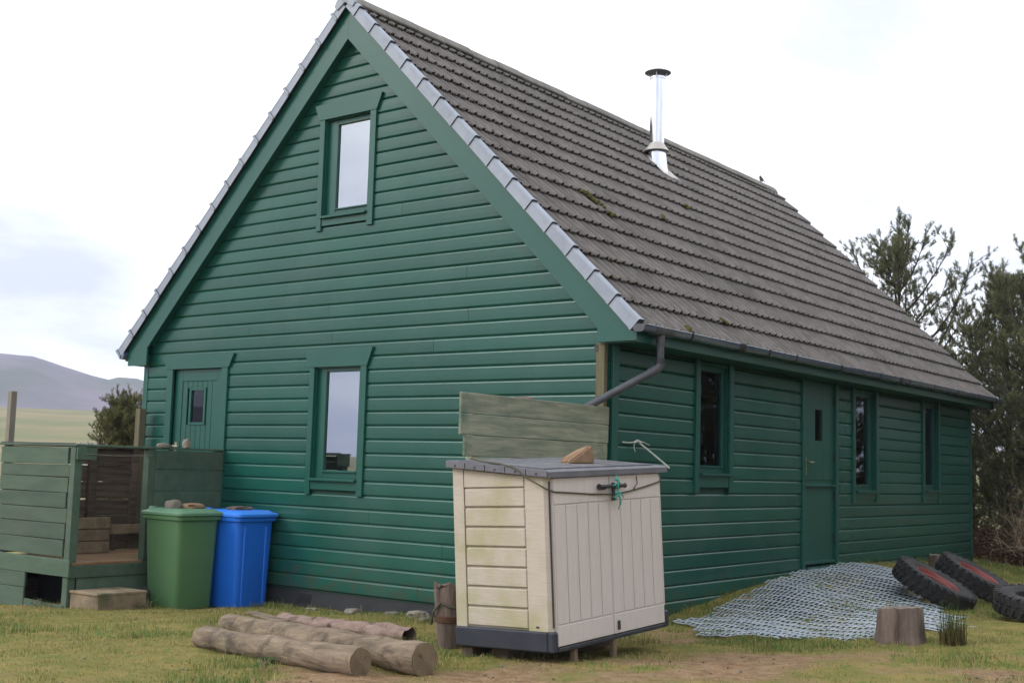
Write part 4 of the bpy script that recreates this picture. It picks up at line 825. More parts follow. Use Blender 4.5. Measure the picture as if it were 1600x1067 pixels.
# wedge stone on the lid
import bmesh as _b
ws = MB(); wp = [(-.20, -.07, 0), (.16, -.08, 0), (.17, .10, 0), (-.17, .08, 0), (.13, -.055, .165), (.16, .06, .15), (-.17, -.02, .05), (-.16, .05, .045), (.04, -.07, .125), (.05, .085, .11)]
bm = _b.new()
for p in wp: bm.verts.new((p[0] * .74, p[1] * .8, p[2] * .82))
_b.ops.convex_hull(bm, input=list(bm.verts)); _b.ops.bevel(bm, geom=list(bm.edges), offset=.008, segments=2, affect='EDGES'); me = bpy.data.meshes.new('wedge_stone'); bm.to_mesh(me); bm.free(); me.materials.append(M_brownstone)
wo_ = bpy.data.objects.new('wedge_stone', me); col.objects.link(wo_); wo_.matrix_world = MS @ Matrix.Translation((.80, .30, L_(.30) + t + .006)) @ Matrix.Rotation(.09, 4, 'X') @ Matrix.Rotation(R(-12), 4, 'Z'); tag(wo_, 'brown wedge shaped stone weighing down the storage box lid', 'stone')

# ---------------------------------------------------------------- hollow wooden tub beside the box
tub = empty('rotten_stump', (.05, -2.20, G(.05, -2.20)), 'rotten upright stump with broken top and rusty band beside the storage box', 'stump'); rt = random.Random(8)
m_ = MB(); n = 22; ph = [rt.uniform(-.03, .045) for _ in range(n)]
prof_ = [(.085, -.08), (.088, .06), (.102, .2), (.115, .33), (.126, .45)]
for j, (r_, z) in enumerate(prof_):
    for k in range(n): t_ = 2 * math.pi * k / n; rr_ = r_ * (1 + rt.uniform(-.035, .035)); m_.v.append((rr_ * math.cos(t_), rr_ * math.sin(t_), z + (ph[k] if j == 4 else 0)))
for k in range(n): t_ = 2 * math.pi * k / n; m_.v.append((.098 * math.cos(t_), .098 * math.sin(t_), .44 + ph[k]))
for k in range(n): t_ = 2 * math.pi * k / n; m_.v.append((.085 * math.cos(t_), .085 * math.sin(t_), .30))
for j in range(6):
    for k in range(n): m_.f.append((j * n + k, j * n + (k + 1) % n, (j + 1) * n + (k + 1) % n, (j + 1) * n + k)); m_.m.append(0)
m_.f.append(tuple(6 * n + k for k in range(n))); m_.m.append(0); m_.build('wood', M_stump, tub, smooth=True)
MB().lathe([(.104, .19), (.110, .193), (.114, .235), (.108, .24)], 22).build('rust_stain_band', M_rust, tub, smooth=True)
s_ = MB(); _sc = .82; s_.tube([(.02, -.155, .34), (-.06, -.15, .27), (-.14, -.08, .19)], .010, 6); s_.tube([(.02, -.155, .34), (.10, -.12, .31), (.14, -.05, .30)], .010, 6); s_.tube([(-.14, -.08, .19), (-.17, -.05, .175)], .018, 6); s_.v = [(a * .82, b * .82, c) for a, b, c in s_.v]; s_.build('strap', M_cord, tub, smooth=True)

# ---------------------------------------------------------------- logs
def log(name, a, b, ra, rb, label, mt=M_bark, seed=1, rough=.12, n=24, segs=26, ends=True, bend=.02):
    a, b = Vector(a), Vector(b); c = (a + b) / 2; o = empty(name, c, label, 'log', 'logs lying in front of the house'); rs = random.Random(seed); d = (b - a).normalized(); sidev = d.cross(Vector((0, 0, 1))).normalized(); up = sidev.cross(d)
    m_ = MB()
    for i in range(segs + 1):
        t_ = i / segs; p = a.lerp(b, t_) - c + sidev * bend * math.sin(math.pi * t_); r_ = ra + (rb - ra) * t_
        for k in range(n):
            th = 2 * math.pi * k / n; w = mnoise.noise(Vector((math.cos(th) * 1.3, math.sin(th) * 1.3, t_ * 9 + seed * 7))) * rough * 1.5 + mnoise.noise(Vector((math.cos(th) * 4, math.sin(th) * 4, t_ * 40 + seed))) * rough * .6
            e_ = .93 if i in (0, segs) else 1; m_.v.append(tuple(p + (sidev * math.cos(th) + up * math.sin(th)) * r_ * (1 + w) * e_))
    for i in range(segs):
        for k in range(n): m_.f.append((i * n + k, i * n + (k + 1) % n, (i + 1) * n + (k + 1) % n, (i + 1) * n + k)); m_.m.append(0)
    m_.build('bark', mt, o, smooth='all')
    if ends:
        for j, i0 in ((-1, 0), (1, segs)):
            q = MB(); ring = [Vector(m_.v[i0 * n + k]) for k in range(n)]; cc = sum(ring, Vector()) / n; oc = cc.copy(); ring = [v_ - cc for v_ in ring]; cc = Vector((0, 0, 0)); rg = [tuple(cc + (v_ - cc) * .985 + d * j * .002) for v_ in ring]; in_ = [tuple(cc + (v_ - cc) * .5 + d * j * .004) for v_ in ring]
            q.add(rg + in_ + [tuple(cc + d * j * .004)], [(k, (k + 1) % n, n + (k + 1) % n, n + k) if j < 0 else (n + k, n + (k + 1) % n, (k + 1) % n, k) for k in range(n)] + [(n + k, n + (k + 1) % n, 2 * n) if j < 0 else (2 * n, n + (k + 1) % n, n + k) for k in range(n)])
            for cr_a in (.6 + seed, 2.9 + seed, 4.3 + seed * 2):
                a0 = ring[int(cr_a * 3.5) % n] * .9; q.add([tuple(d * j * .0062 + a0), tuple(d * j * .0062 + a0 * .15 + up * .002), tuple(d * j * .0062 + a0 * .5 - up * .004)], [(0, 1, 2), (2, 1, 0)], 1)
            q.build('cut_end', [M_logend, M_black], o, loc=oc)
    return o
log('log', (-1.36, -3.34, G(-1.36, -3.34) + .068), (.52, -3.60, G(.52, -3.60) + .080), .078, .092, 'nearest grey brown log with cut ends lying on the grass', seed=2)
log('log', (-1.99, -2.58, G(-1.99, -2.58) + .068), (.80, -3.32, G(.8, -3.32) + .096), .078, .106, 'longest log behind the nearest one with pale round cut end', seed=5)
log('log', (-2.10, -1.90, G(-2.1, -1.9) + .055), (-.30, -2.24, G(-.3, -2.24) + .055), .062, .072, 'rotten pinkish log nearest the wall with split surface', M_rotten, 9, .26, ends=False)
bkp = empty('bark_slab', (-1.42, -2.66, G(-1.42, -2.66) + .152), 'thin slab of bark lying on the middle log', 'bark', rz=R(-17)); MB().box((-.30, -.055, -.004), (.30, .055, .012), .004).build('slab', M_bark, bkp)

# chopping stumps
def stump(name, loc, r, h, seed, label, tilt=0):
    o = empty(name, (loc[0], loc[1], G(*loc)), label, 'stump'); rs = random.Random(seed); m_ = MB(); n = 30; pf = [(1.12, -.1), (1.10, .02), (1.02, .25), (.97, .6), (.94, .93), (.90, 1.0)]
    fl = [mnoise.noise(Vector((math.cos(2 * math.pi * k / n) * 1.6, math.sin(2 * math.pi * k / n) * 1.6, seed))) * .16 + rs.uniform(-.025, .025) for k in range(n)]
    for j, (q, z) in enumerate(pf):
        for k in range(n): th = 2 * math.pi * k / n; rr_ = r * q * (1 + fl[k] * (1.1 if j < 5 else .9)); m_.v.append((rr_ * math.cos(th), rr_ * math.sin(th), z * h + (tilt * math.cos(th) + rs.uniform(-.006, .006) if j > 2 else 0)))
    for j in range(len(pf) - 1):
        for k in range(n): m_.f.append((j * n + k, j * n + (k + 1) % n, (j + 1) * n + (k + 1) % n, (j + 1) * n + k)); m_.m.append(0)
    m_.build('trunk_block', M_stump, o, smooth=True)
    q = MB(); top = [m_.v[(len(pf) - 1) * n + k] for k in range(n)]; q.add([(a, b, c + .001) for a, b, c in top] + [(a * .45, b * .45, c - .006) for a, b, c in top] + [(0, 0, h - .004)], [(k, (k + 1) % n, n + (k + 1) % n, n + k) for k in range(n)] + [(n + k, n + (k + 1) % n, 2 * n) for k in range(n)]); q.build('sawn_top', mat(name + '_top_wood', (.12, .10, .085), (.20, .17, .14), 9, rough=.95, bump=.8, bscale=30), o)
    return o
stump('tree_stump', (2.43, .52), .185, .275, 4, 'dark weathered chopping stump in front of the mesh mat', .012)
stump('tree_stump', (1.17, 5.35), .13, .345, 6, 'stump top showing behind the two leaning tyres')

# ---------------------------------------------------------------- tyres
def tyre(loc, nrm, spin, label, rim=True, Ro=.44, Wd=.205):
    z = Vector(nrm).normalized(); o = empty('tyre', loc, label, 'tyre', 'old tractor tyres beside the mat'); o.rotation_mode = 'QUATERNION'; o.rotation_quaternion = z.to_track_quat('Z', 'Y') @ Matrix.Rotation(spin, 4, 'Z').to_quaternion()
    h = Wd / 2; ri = .235
    m_ = MB(); m_.lathe([(ri, -h * .72), (ri + .05, -h * .98), (ri + .11, -h), (Ro - .05, -h * .92), (Ro - .022, -h * .80), (Ro - .015, -h * .4), (Ro - .012, 0), (Ro - .015, h * .4), (Ro - .022, h * .80), (Ro - .05, h * .92), (ri + .11, h), (ri + .05, h * .98), (ri, h * .72), (ri - .008, h * .5), (ri - .008, -h * .5)], 56, close=True); m_.build('casing', M_rubber, o, smooth=True)
    lg_ = MB(); nl = 30
    for s_ in (-1, 1):
        for k in range(nl):
            th = 2 * math.pi * (k + (.5 if s_ > 0 else 0)) / nl; M_ = Matrix.Rotation(th, 4, 'Z') @ Matrix.Translation((Ro - .012, 0, s_ * h * .46)) @ Matrix.Rotation(s_ * R(24), 4, 'X')
            lg_.box((-.02, -.022, -h * .40), (.011, .022, h * .40), .006, M_)
            M2 = Matrix.Rotation(th, 4, 'Z') @ Matrix.Translation((Ro - .032, 0, s_ * h * .90)); lg_.box((-.03, -.022, -.010), (.024, .022, .010), .005, M2)
    lg_.build('tread_lugs', M_rubber, o)
    if rim:
        r_ = MB(); r_.lathe([(ri + .008, h * .74), (ri - .004, h * .80), (ri - .014, h * .74), (ri - .03, h * .45), (ri - .055, h * .38), (ri - .06, h * .1), (ri - .06, -h * .3), (ri - .03, -h * .5), (ri - .014, -h * .74), (ri + .0, -h * .78), (ri - .006, -h * .5), (ri - .006, h * .5)], 48, close=True); r_.build('rim', M_redrim, o, smooth=True)
    return o
nT = (.47, .05, .88)
tyre((1.58, 3.92, .235), nT, .3, 'nearer tyre with red rim leaning on the mesh mat')
tyre((1.68, 5.00, .25), (.46, .05, .88), 1.1, 'farther tyre with red rim leaning behind the first')
tyre((2.74, 3.55, .165), (.10, -.10, .99), .8, 'tyre lying flat at the right edge of the view', rim=False)

# ---------------------------------------------------------------- plastic mesh mat over the mound
matr = empty('mesh_mat', (1.2, 2.2, G(1.2, 2.2)), 'pale blue plastic ground mesh draped over the mound by the side door', 'ground mesh'); mo = Vector(matr.location)
um = MB(); uu = np.linspace(0, 1, 30); vv_ = np.linspace(.30, 5.1, 46)
def mat_x(y): return float(np.interp(y, [0, .3, 1.3, 4.2, 5.2], [.95, .50, .34, .06, .10])), float(np.interp(y, [0, .4, 2.2, 3.0, 3.6, 4.4, 5.2], [1.70, 2.15, 2.5, 2.1, 1.55, 1.2, .75]))
rt = random.Random(12); nrow = 22; ysr = np.linspace(-.12, 5.15, nrow); dyr = ysr[1] - ysr[0]
def mat_z(x, y): return G(x, y) + .000 + .016 * math.sin(2.1 * x + y * 1.3) * math.sin(1.7 * y + .6) + .012 * math.sin(5.2 * x + 2.0 * y) + .05 * (float(vn.fbm(np.array(x * 1.3), np.array(y * 1.3), 4)) - .5) + .055 * (float(vn2.fbm(np.array(x * 1.6 + 3), np.array(y * .9), 3)) - .46)
for y in vv_:
    xa, xb = mat_x(y)
    for u_ in uu: x = xa + .16 + (xb - xa - .3) * u_; um.v.append((x - mo.x, y + .035 * math.sin(1.9 * x) - mo.y, mat_z(x, y) - .006 - mo.z))
um.f = [(j * 30 + i, j * 30 + i + 1, j * 30 + i + 31, j * 30 + i + 30) for j in range(45) for i in range(29)]; um.m = [0] * len(um.f)
um.build('underlay', mat('dark_underlay', (.022, .028, .036), (.055, .062, .055), 8, rough=.8, c3=(.07, .10, .03), s3=3, p3=(.55, .7)), matr, smooth=True)
for i, yr in enumerate(ysr):
    x0 = float(np.interp(yr, [0, .3, 1.3, 4.2, 5.2], [.95, .50, .34, .06, .10])) + rt.uniform(-.06, .06); x1 = float(np.interp(yr, [0, .4, 2.2, 3.0, 3.6, 4.4, 5.2], [1.70, 2.15, 2.5, 2.1, 1.55, 1.2, .75])) + rt.uniform(-.08, .08)
    m_ = MB(); step = .050; nc = max(4, int((x1 - x0) / step)); 
    def P_(x, y, dz=0): return Vector((x, y + .035 * math.sin(1.9 * x + i * .35) + .02 * math.sin(4.3 * x), 0))
    def pt(x, v, dz): p = P_(x, yr + v * dyr); return Vector((p.x, p.y, mat_z(p.x, p.y) + dz)) - mo
    for v_, dz, w_ in ((0.0, .016, .014), (.36, .026, .019)):
        pth = [pt(x0 + k * step, v_ , dz + .004 * math.sin(k * 1.9 + i)) for k in range(nc + 1)]
        m_.tube(pth, w_, 6, flat=.42)
    for k in range(nc):
        xa = x0 + k * step
        for va, vb, da, db in ((.05, .34, .018, .030), (.40, .70, .028, .004), (.70, .98, .004, .016)):
            m_.tube([pt(xa, va, da), pt(xa + step * (.85 if va > .3 and va < .5 else .3), vb, db)], .0072, 4, cap=False, flat=.7)
    m_.build('strip', M_mesh, matr, smooth=True)

# ---------------------------------------------------------------- things behind the panes and on the roof
bt_ = empty('bottle', (-.145, 2.00, 1.41), 'pale bottle with yellow cap on the first side window sill', 'bottle')
MB().lathe([(.001, 0), (.048, 0), (.052, .02), (.052, .15), (.035, .20), (.02, .225), (.02, .24)], 18).build('body', M_bottle, bt_, smooth=True); MB().lathe([(.024, .24), (.026, .245), (.022, .30), (.001, .302)], 14).build('cap', M_yellow, bt_, smooth=True); MB().lathe([(.0525, .04), (.0525, .12)], 18).build('label', M_label, bt_, smooth=True)
MB().box((-3.70, .12, 1.225), (-3.10, .34, 1.25)).build('inner_sill', M_int, house)
pp = empty('plant_pot', (-3.56, .22, 1.25), 'terracotta plant pot inside the lower gable window', 'plant pot')
MB().lathe([(.001, 0), (.045, 0), (.06, .11), (.066, .11), (.066, .13), (.001, .125)], 18).build('pot', M_terra, pp, smooth=True)
m_ = MB(); rt = random.Random(2)
for k in range(16): a_ = rt.uniform(0, 6.28); l_ = rt.uniform(.08, .22); m_.tube([(0, 0, .12), (.03 * math.cos(a_), .03 * math.sin(a_), .12 + l_ * .6), (.09 * math.cos(a_), .06 * math.sin(a_), .12 + l_)], .004, 4)
m_.build('stems', M_twig, pp)
bird = MB(); bx, by, bz = XC, 10.02, 6.43
br = [(-.075, .055, .006), (-.045, .058, .016), (-.015, .055, .030), (.015, .060, .034), (.035, .075, .027), (.045, .088, .022), (.056, .098, .022), (.070, .100, .016), (.082, .097, .004)]
for x, z, r_ in br:
    for k in range(10): t_ = 2 * math.pi * k / 10; bird.v.append((bx + r_ * math.cos(t_), by - x, bz + z + r_ * math.sin(t_)))
for j in range(len(br) - 1):
    for k in range(10): bird.f.append((j * 10 + k, j * 10 + (k + 1) % 10, (j + 1) * 10 + (k + 1) % 10, (j + 1) * 10 + k)); bird.m.append(0)
bird.f += [tuple(range(9, -1, -1)), tuple(80 + k for k in range(10))]; bird.m += [0, 0]
for s_ in (-.012, .012): bird.tube([(bx + s_, by, bz + .035), (bx + s_, by - .006, bz + .0)], .003, 4)
bird.tube([(bx, by + .07, bz + .055), (bx, by + .13, bz + .045)], [.010, .013], 6, flat=.3)
tag(bird.build('bird', M_bird, None, smooth=True), 'small brown bird perched at the far end of the ridge', 'bird')

# stones along the wall foot and on the trodden ground
rs = random.Random(21); wall_st = [(-2.05, -.18, .10), (-2.35, -.22, .07), (-2.9, -.2, .075), (-1.55, -.3, .08), (-1.15, -.4, .06), (-.75, -.6, .075), (-3.45, -.25, .055), (-1.75, -.42, .05)]
lab = ['mossy grey stone at the wall foot behind the rotten log', 'small stone left of the mossy wall stone', 'low stone by the plinth behind the middle log', 'stone by the wall foot near the rotten stump', 'small rubble stone between wall and rotten stump', 'rubble stone close to the rotten stump', 'small stone at the plinth right of the air vent', 'little stone in front of the wall foot stones']
for (x, y, r_), l_ in zip(wall_st, lab): rock('stone', (x, y, G(x, y) - .01), r_, (1.2, .9, .6), M_stone, rs.uniform(0, 50), l_, group='stones along the wall foot', rot=(0, 0, rs.uniform(0, 6)))
# ---------------------------------------------------------------- vegetation
def needles(segs, per_m, ln, wid, rsd, c_lo, c_hi, fwd=.75):
    """needle triangles along shoots; segs: (p0,p1)"""
    P0 = np.array([s[0] for s in segs]); P1 = np.array([s[1] for s in segs]); D = P1 - P0; Ls = np.linalg.norm(D, axis=1)
    cnt = np.maximum(6, (Ls * per_m)).astype(int); ii = np.repeat(np.arange(len(segs)), cnt); n = len(ii); t = rsd.rand(n)
    d = D[ii] / Ls[ii, None]; r = rsd.randn(n, 3); r -= (r * d).sum(1)[:, None] * d; r /= np.linalg.norm(r, axis=1)[:, None]
    dirn = d * fwd + r * (1 - .45 * t[:, None]); dirn[:, 2] += .12; dirn /= np.linalg.norm(dirn, axis=1)[:, None]
    b = P0[ii] + D[ii] * t[:, None]; s = np.cross(dirn, rsd.randn(n, 3)); s /= np.linalg.norm(s, axis=1)[:, None]
    l = ln * (.7 + .5 * rsd.rand(n))[:, None]; V = np.stack([b - s * wid, b + s * wid, b + dirn * l], 1).reshape(-1, 3); Fc = np.arange(n * 3).reshape(-1, 3)
    k = np.clip(rsd.rand(len(segs))[ii] * .7 + rsd.rand(n) * .3, 0, 1)[:, None]; C = np.array(c_lo) * (1 - k) + np.array(c_hi) * k
    return V, Fc, np.repeat(C, 3, 0)
def pine_meshes(seed, h, spread, first, whorl, nl, side, per_m=380, ln=.085, wid=.0040, c_lo=(.060, .074, .036), c_hi=(.215, .222, .105), up=.55, droop=0.0, rnd_top=False):
    rs = random.Random(seed); wood = MB(); segs = []
    path = [Vector((0, 0, -.3))]; x = y = 0
    nseg = 12
    for i in range(1, nseg + 1): x += rs.uniform(-.05, .05); y += rs.uniform(-.05, .05); path.append(Vector((x, y, h * i / nseg)))
    rad = [max(.012, .018 * h * (1 - i / nseg) ** .85) for i in range(nseg + 1)]; wood.tube(path, rad, 8)
    def tp(z): f = z / h * nseg; i = min(int(f), nseg - 1); return path[max(i, 0)].lerp(path[min(i + 1, nseg)], f - i) if i > 0 else Vector((0, 0, z))
    z = first * h
    while z < h * .985:
        t = (z / h - first) / (1 - first); L0 = spread * (((1 - t) ** .75 * (.55 + .45 * min(1, t * 4 + .3)) + .06) if not rnd_top else (math.sqrt(max(0, 1 - (t * .97) ** 2.2)) * (.35 + .65 * min(1, t * 2.2 + .15)) + .10))
        k0 = rs.uniform(0, 6.28); n_ = max(3, int(nl * (1 - .35 * t)))
        for k in range(n_):
            if rs.random() < .10: continue
            az = k0 + 6.283 * k / n_ + rs.uniform(-.35, .35); L = L0 * rs.uniform(.55, 1.2); el = rs.uniform(.05, .45) + t * up - droop
            p = tp(z + rs.uniform(-.08, .08)); pts = [p]; ns = 5; e2 = el
            for s in range(ns): e2 = min(1.25, e2 + rs.uniform(.0, .22)); az += rs.uniform(-.15, .15); p = p + Vector((math.cos(az) * math.cos(e2), math.sin(az) * math.cos(e2), math.sin(e2))) * (L / ns); pts.append(p)
            r0 = .010 + .010 * L; wood.tube(pts, [r0 * (1 - .8 * i / ns) for i in range(ns + 1)], 5, cap=False)
            for s in range(1, ns + 1):
                for q in range(side if s > 1 else max(1, side // 2)):
                    f = rs.random(); b = pts[s - 1].lerp(pts[s], f); dm = (pts[s] - pts[s - 1]).normalized(); sv = Vector((rs.gauss(0, 1), rs.gauss(0, 1), rs.gauss(.1, .5))).normalized(); dr = (dm * .7 + sv * .8).normalized(); l2 = rs.uniform(.20, .46) * (.65 + .22 * L)
                    e_ = b + dr * l2; md = b.lerp(e_, .55) + Vector((0, 0, .03)); wood.tube([b, md, e_], [.007, .005, .003], 3, cap=False)
                    for tq in (.40, .62, .82, 1.0):
                        if tq < 1 and rs.random() < .42: continue
                        b2 = b.lerp(e_, tq); d2 = (dr * .55 + Vector((rs.gauss(0, .5), rs.gauss(0, .5), .75 + rs.gauss(0, .25)))).normalized(); segs.append((tuple(b2), tuple(b2 + d2 * rs.uniform(.07, .15))))
            segs.append((tuple(pts[-2]), tuple(pts[-1]))); e4 = pts[-1] + Vector((0, 0, 1)) * rs.uniform(.06, .16); segs.append((tuple(pts[-1]), tuple(e4)))
        z += whorl * h * rs.uniform(.75, 1.25)
    segs.append((tuple(path[-2]), tuple(path[-1] + Vector((0, 0, .25)))))
    rsd = np.random.RandomState(seed)
    V, Fc, C = needles(segs, per_m, ln, wid, rsd, c_lo, c_hi)
    o = big_mesh('crown', V, Fc, M_needle, colors=C); me = o.data; bpy.data.objects.remove(o)
    wm = wood.mesh('trunk', M_pinebark, smooth=True)
    return wm, me
def plant_tree(name, meshes, loc, rz, sc, label, cat, group):
    o = empty(name, (loc[0], loc[1], G(loc[0], loc[1]) - .05), label, cat, group, rz); o.scale = (sc, sc, sc)
    link('trunk', meshes[0], o); link('crown', meshes[1], o); return o
openp = pine_meshes(8, 5.6, 2.35, .28, .075, 6, 5, rnd_top=True, up=.40, per_m=310, wid=.0048)
openp2 = pine_meshes(17, 5.7, 1.5, .18, .085, 5, 4, up=.6, per_m=310, wid=.0048)
dense = pine_meshes(23, 5.0, 1.8, .05, .068, 6, 4, per_m=240, wid=.0054, rnd_top=True, up=.5)
bushy = pine_meshes(33, 2.45, .95, .10, .085, 6, 5, rnd_top=True, up=1.0, per_m=300, ln=.06, wid=.0045, c_lo=(.070, .085, .032), c_hi=(.21, .20, .080))
GT = 'pines behind the house'
plant_tree('pine_tree', openp, (-2.25, 14.1), .4, 1.0, 'open branched pine rising just behind the far roof slope', 'pine tree', GT)
plant_tree('pine_tree', openp2, (-.55, 14.6), 2.1, .98, 'slim pine with a bare leader right of the open pine', 'pine tree', GT)
plant_tree('pine_tree', openp, (.95, 12.6), 3.3, .90, 'tall pine cut by the right edge of the view', 'pine tree', GT)
plant_tree('pine_tree', dense, (.10, 13.0), 1.0, .92, 'dense dark pine against the far house corner', 'pine tree', GT)
plant_tree('pine_tree', dense, (-1.5, 15.6), 2.4, .88, 'dense pine filling in below the open pine', 'pine tree', GT)
plant_tree('pine_tree', dense, (1.7, 14.0), 4.2, .95, 'dense pine behind the bare twigs at the right edge', 'pine tree', GT)
plant_tree('pine_tree', dense, (3.4, 13.2), 5.0, .95, 'unseen dense pine added for shade beyond the right edge of the view', 'pine tree', GT)  # this and the next dense pines stand out of view, added to darken the side wall
plant_tree('pine_tree', dense, (5.4, 12.6), 1.7, .95, 'second dense pine added for shade farther out beyond the right edge', 'pine tree', GT)
plant_tree('pine_tree', dense, (7.2, 11.2), .3, 1.0, 'dense pine added for shade well to the right of the house', 'pine tree', GT)
for (x_, y_, sc_, rz_, l_) in ((4.4, 15.2, 1.15, .7, 'dense pine added for shade in the second row beyond the right edge'), (6.4, 13.8, 1.15, 2.2, 'dense pine added for shade between two others beyond the right edge'), (8.1, 9.3, 1.2, 3.9, 'dense pine added for shade where the row of trees turns right of the house'), (8.2, 7.4, 1.45, 1.2, 'dense pine added for shade right of the camera nearest the mat'), (8.8, 4.4, 1.5, 2.9, 'dense pine added for shade on the right, third from the house corner'), (9.2, 1.3, 1.45, 4.4, 'dense pine added for shade on the right beyond the tyres'), (9.6, -2.0, 1.45, 5.6, 'dense pine added for shade farthest to the right of the camera')): plant_tree('pine_tree', dense, (x_, y_), rz_, sc_, l_, 'pine tree', GT)  # unseen row, added and scaled up to keep sky light off the side wall
plant_tree('young_conifer', bushy, (-12.2, 3.3), 0, 1.0, 'bushy yellowish young conifer behind the porch', 'conifer', None)

# bare twiggy shrubs
def shrub(loc, h, nst, seed, label, lean=(0, 0)):
    rs = random.Random(seed); m_ = MB()
    def grow(p, d, L, r, lev):
        pts = [p]; n = 4
        for i in range(n): d = (d + Vector((rs.gauss(0, .22), rs.gauss(0, .22), rs.gauss(.02, .16)))).normalized(); p = p + d * L / n; pts.append(p)
        m_.tube(pts, [r * (1 - .6 * i / n) for i in range(n + 1)], 4 if lev == 0 else 3, cap=False)
        if lev < 3:
            for k in range(rs.randint(2, 4)): b = pts[rs.randint(1, n)]; grow(b, (d + Vector((rs.gauss(0, .7), rs.gauss(0, .7), rs.gauss(.1, .4)))).normalized(), L * rs.uniform(.45, .75), r * .55, lev + 1)
    for s in range(nst): a = rs.uniform(0, 6.28); rr_ = rs.uniform(0, .45); grow(Vector((rr_ * math.cos(a), rr_ * math.sin(a), -.05)), Vector((.55 * math.cos(a) + lean[0], .55 * math.sin(a) + lean[1], 1)).normalized(), h * rs.uniform(.35, .6), .009, 0)
    o = empty('bare_shrub', (loc[0], loc[1], G(*loc)), label, 'shrub', 'bare shrubs under the pines'); m_.build('twigs', M_twig, o); return o
shrub((.75, 11.2), 1.7, 16, 1, 'bare twiggy shrub at the far corner of the house')
shrub((1.45, 10.6), 1.9, 18, 2, 'bare pale twigged shrub at the right edge below the pines', (.1, 0))
shrub((1.15, 12.0), 1.6, 18, 3, 'bare brown shrub behind the other twigs')
shrub((2.2, 10.2), 1.6, 14, 4, 'bare shrub reaching in from beyond the right edge', (-.2, 0))
shrub((.35, 12.3), 1.3, 16, 5, 'low bare shrub hard behind the house corner')

# dead bracken and bramble litter under the pines: one brown mass
rsd = np.random.RandomState(40); n = 26000
bx_ = rsd.uniform(-1.2, 5.0, n); by_ = rsd.uniform(11.2, 15.0, n); hgt = (.15 + .65 * vn.fbm(bx_ * 1.2, by_ * 1.2, 3)) * np.clip((by_ - 10.9) / 1.0, .15, 1); bz_ = gz(bx_, by_) + hgt * rsd.rand(n)
d_ = rsd.randn(n, 3); d_[:, 2] = np.abs(d_[:, 2]) * .5; d_ /= np.linalg.norm(d_, axis=1)[:, None]; s_v = np.cross(d_, rsd.randn(n, 3)); s_v /= np.linalg.norm(s_v, axis=1)[:, None]
b_ = np.stack([bx_, by_, bz_], 1); l_ = rsd.uniform(.04, .14, n)[:, None]; w_ = rsd.uniform(.006, .018, n)[:, None]
V = np.stack([b_ - s_v * w_, b_ + s_v * w_, b_ + d_ * l_], 1).reshape(-1, 3); k = rsd.rand(n)[:, None]; C = np.repeat(np.array((.045, .022, .012)) * (1 - k) + np.array((.12, .065, .032)) * k, 3, 0)
tag(big_mesh('dead_bracken', V, np.arange(n * 3).reshape(-1, 3), M_grass, colors=C), 'brown dead bracken and litter under the pines', 'bracken', kind='stuff')

# rushes
ru = empty('rush_tuft', (2.83, .58, G(2.83, .58)), 'tuft of rushes with browning base beside the chopping stump', 'rushes'); rsd = np.random.RandomState(5)
def blades(n, rad, h0, h1, wid, c0, c1, spread=.25):
    a = rsd.uniform(0, 6.283, n); r_ = rad * np.sqrt(rsd.rand(n)); b = np.stack([r_ * np.cos(a), r_ * np.sin(a), np.full(n, -.01)], 1); h = rsd.uniform(h0, h1, n); a2 = rsd.uniform(0, 6.283, n); le = spread * rsd.rand(n) * h
    mid = b + np.stack([le * .35 * np.cos(a2), le * .35 * np.sin(a2), h * .55], 1); tip = b + np.stack([le * np.cos(a2), le * np.sin(a2), h], 1); s = np.stack([np.cos(a2 + 1.2), np.sin(a2 + 1.2), 0 * a], 1) * wid
    V = np.stack([b - s, b + s, mid - s * .8, mid + s * .8, tip], 1).reshape(-1, 3); o = (np.arange(n) * 5)[:, None]
    Fc = np.concatenate([o + np.array([[0, 1, 3]]), o + np.array([[0, 3, 2]]), o + np.array([[2, 3, 4]])]); k = rsd.rand(n)[:, None]; C = np.repeat(np.array(c0) * (1 - k) + np.array(c1) * k, 5, 0); return V, Fc, C
V, Fc, C = blades(260, .10, .10, .24, .0028, (.12, .075, .03), (.22, .155, .07), .7); big_mesh('dead_stems', V, Fc, M_grass, ru, colors=C)
V, Fc, C = blades(90, .11, .20, .40, .0026, (.03, .065, .018), (.06, .11, .03), .35); big_mesh('green_stems', V, Fc, M_grass, ru, colors=C)

# small weeds at the foot of the bins and the porch
def weed(loc, seed, r, label):
    rs = random.Random(seed); o = empty('weed', (loc[0], loc[1], G(*loc)), label, 'weed', 'weeds by the porch'); V = []; Fc = []; C = []
    for k in range(46):
        a = rs.uniform(0, 6.28); rr_ = r * rs.random() ** .5; z = rs.uniform(.01, r * 1.5) * (1 - rr_ / r * .5); p = Vector((rr_ * math.cos(a), rr_ * math.sin(a), z)); t = rs.uniform(0, 6.28); u = Vector((math.cos(t), math.sin(t), rs.uniform(-.2, .5))).normalized(); w = u.cross(Vector((rs.gauss(0, .3), rs.gauss(0, .3), 1))).normalized(); l = rs.uniform(.02, .045)
        i0 = len(V); V += [p, p + u * l * .5 + w * l * .3, p + u * l, p + u * l * .5 - w * l * .3]; Fc.append((i0, i0 + 1, i0 + 2, i0 + 3)); c = rs.random(); C += [(.03 + .03 * c, .07 + .06 * c, .018 + .01 * c)] * 4
    big_mesh('leaves', np.array(V), np.array(Fc), M_grass, o, colors=np.array(C)); st_ = MB()
    for k in range(7): a = rs.uniform(0, 6.28); st_.tube([(0, 0, -.01), (r * .5 * math.cos(a), r * .5 * math.sin(a), r * .9)], .002, 3, cap=False)
    st_.build('stems', M_twig, o); return o
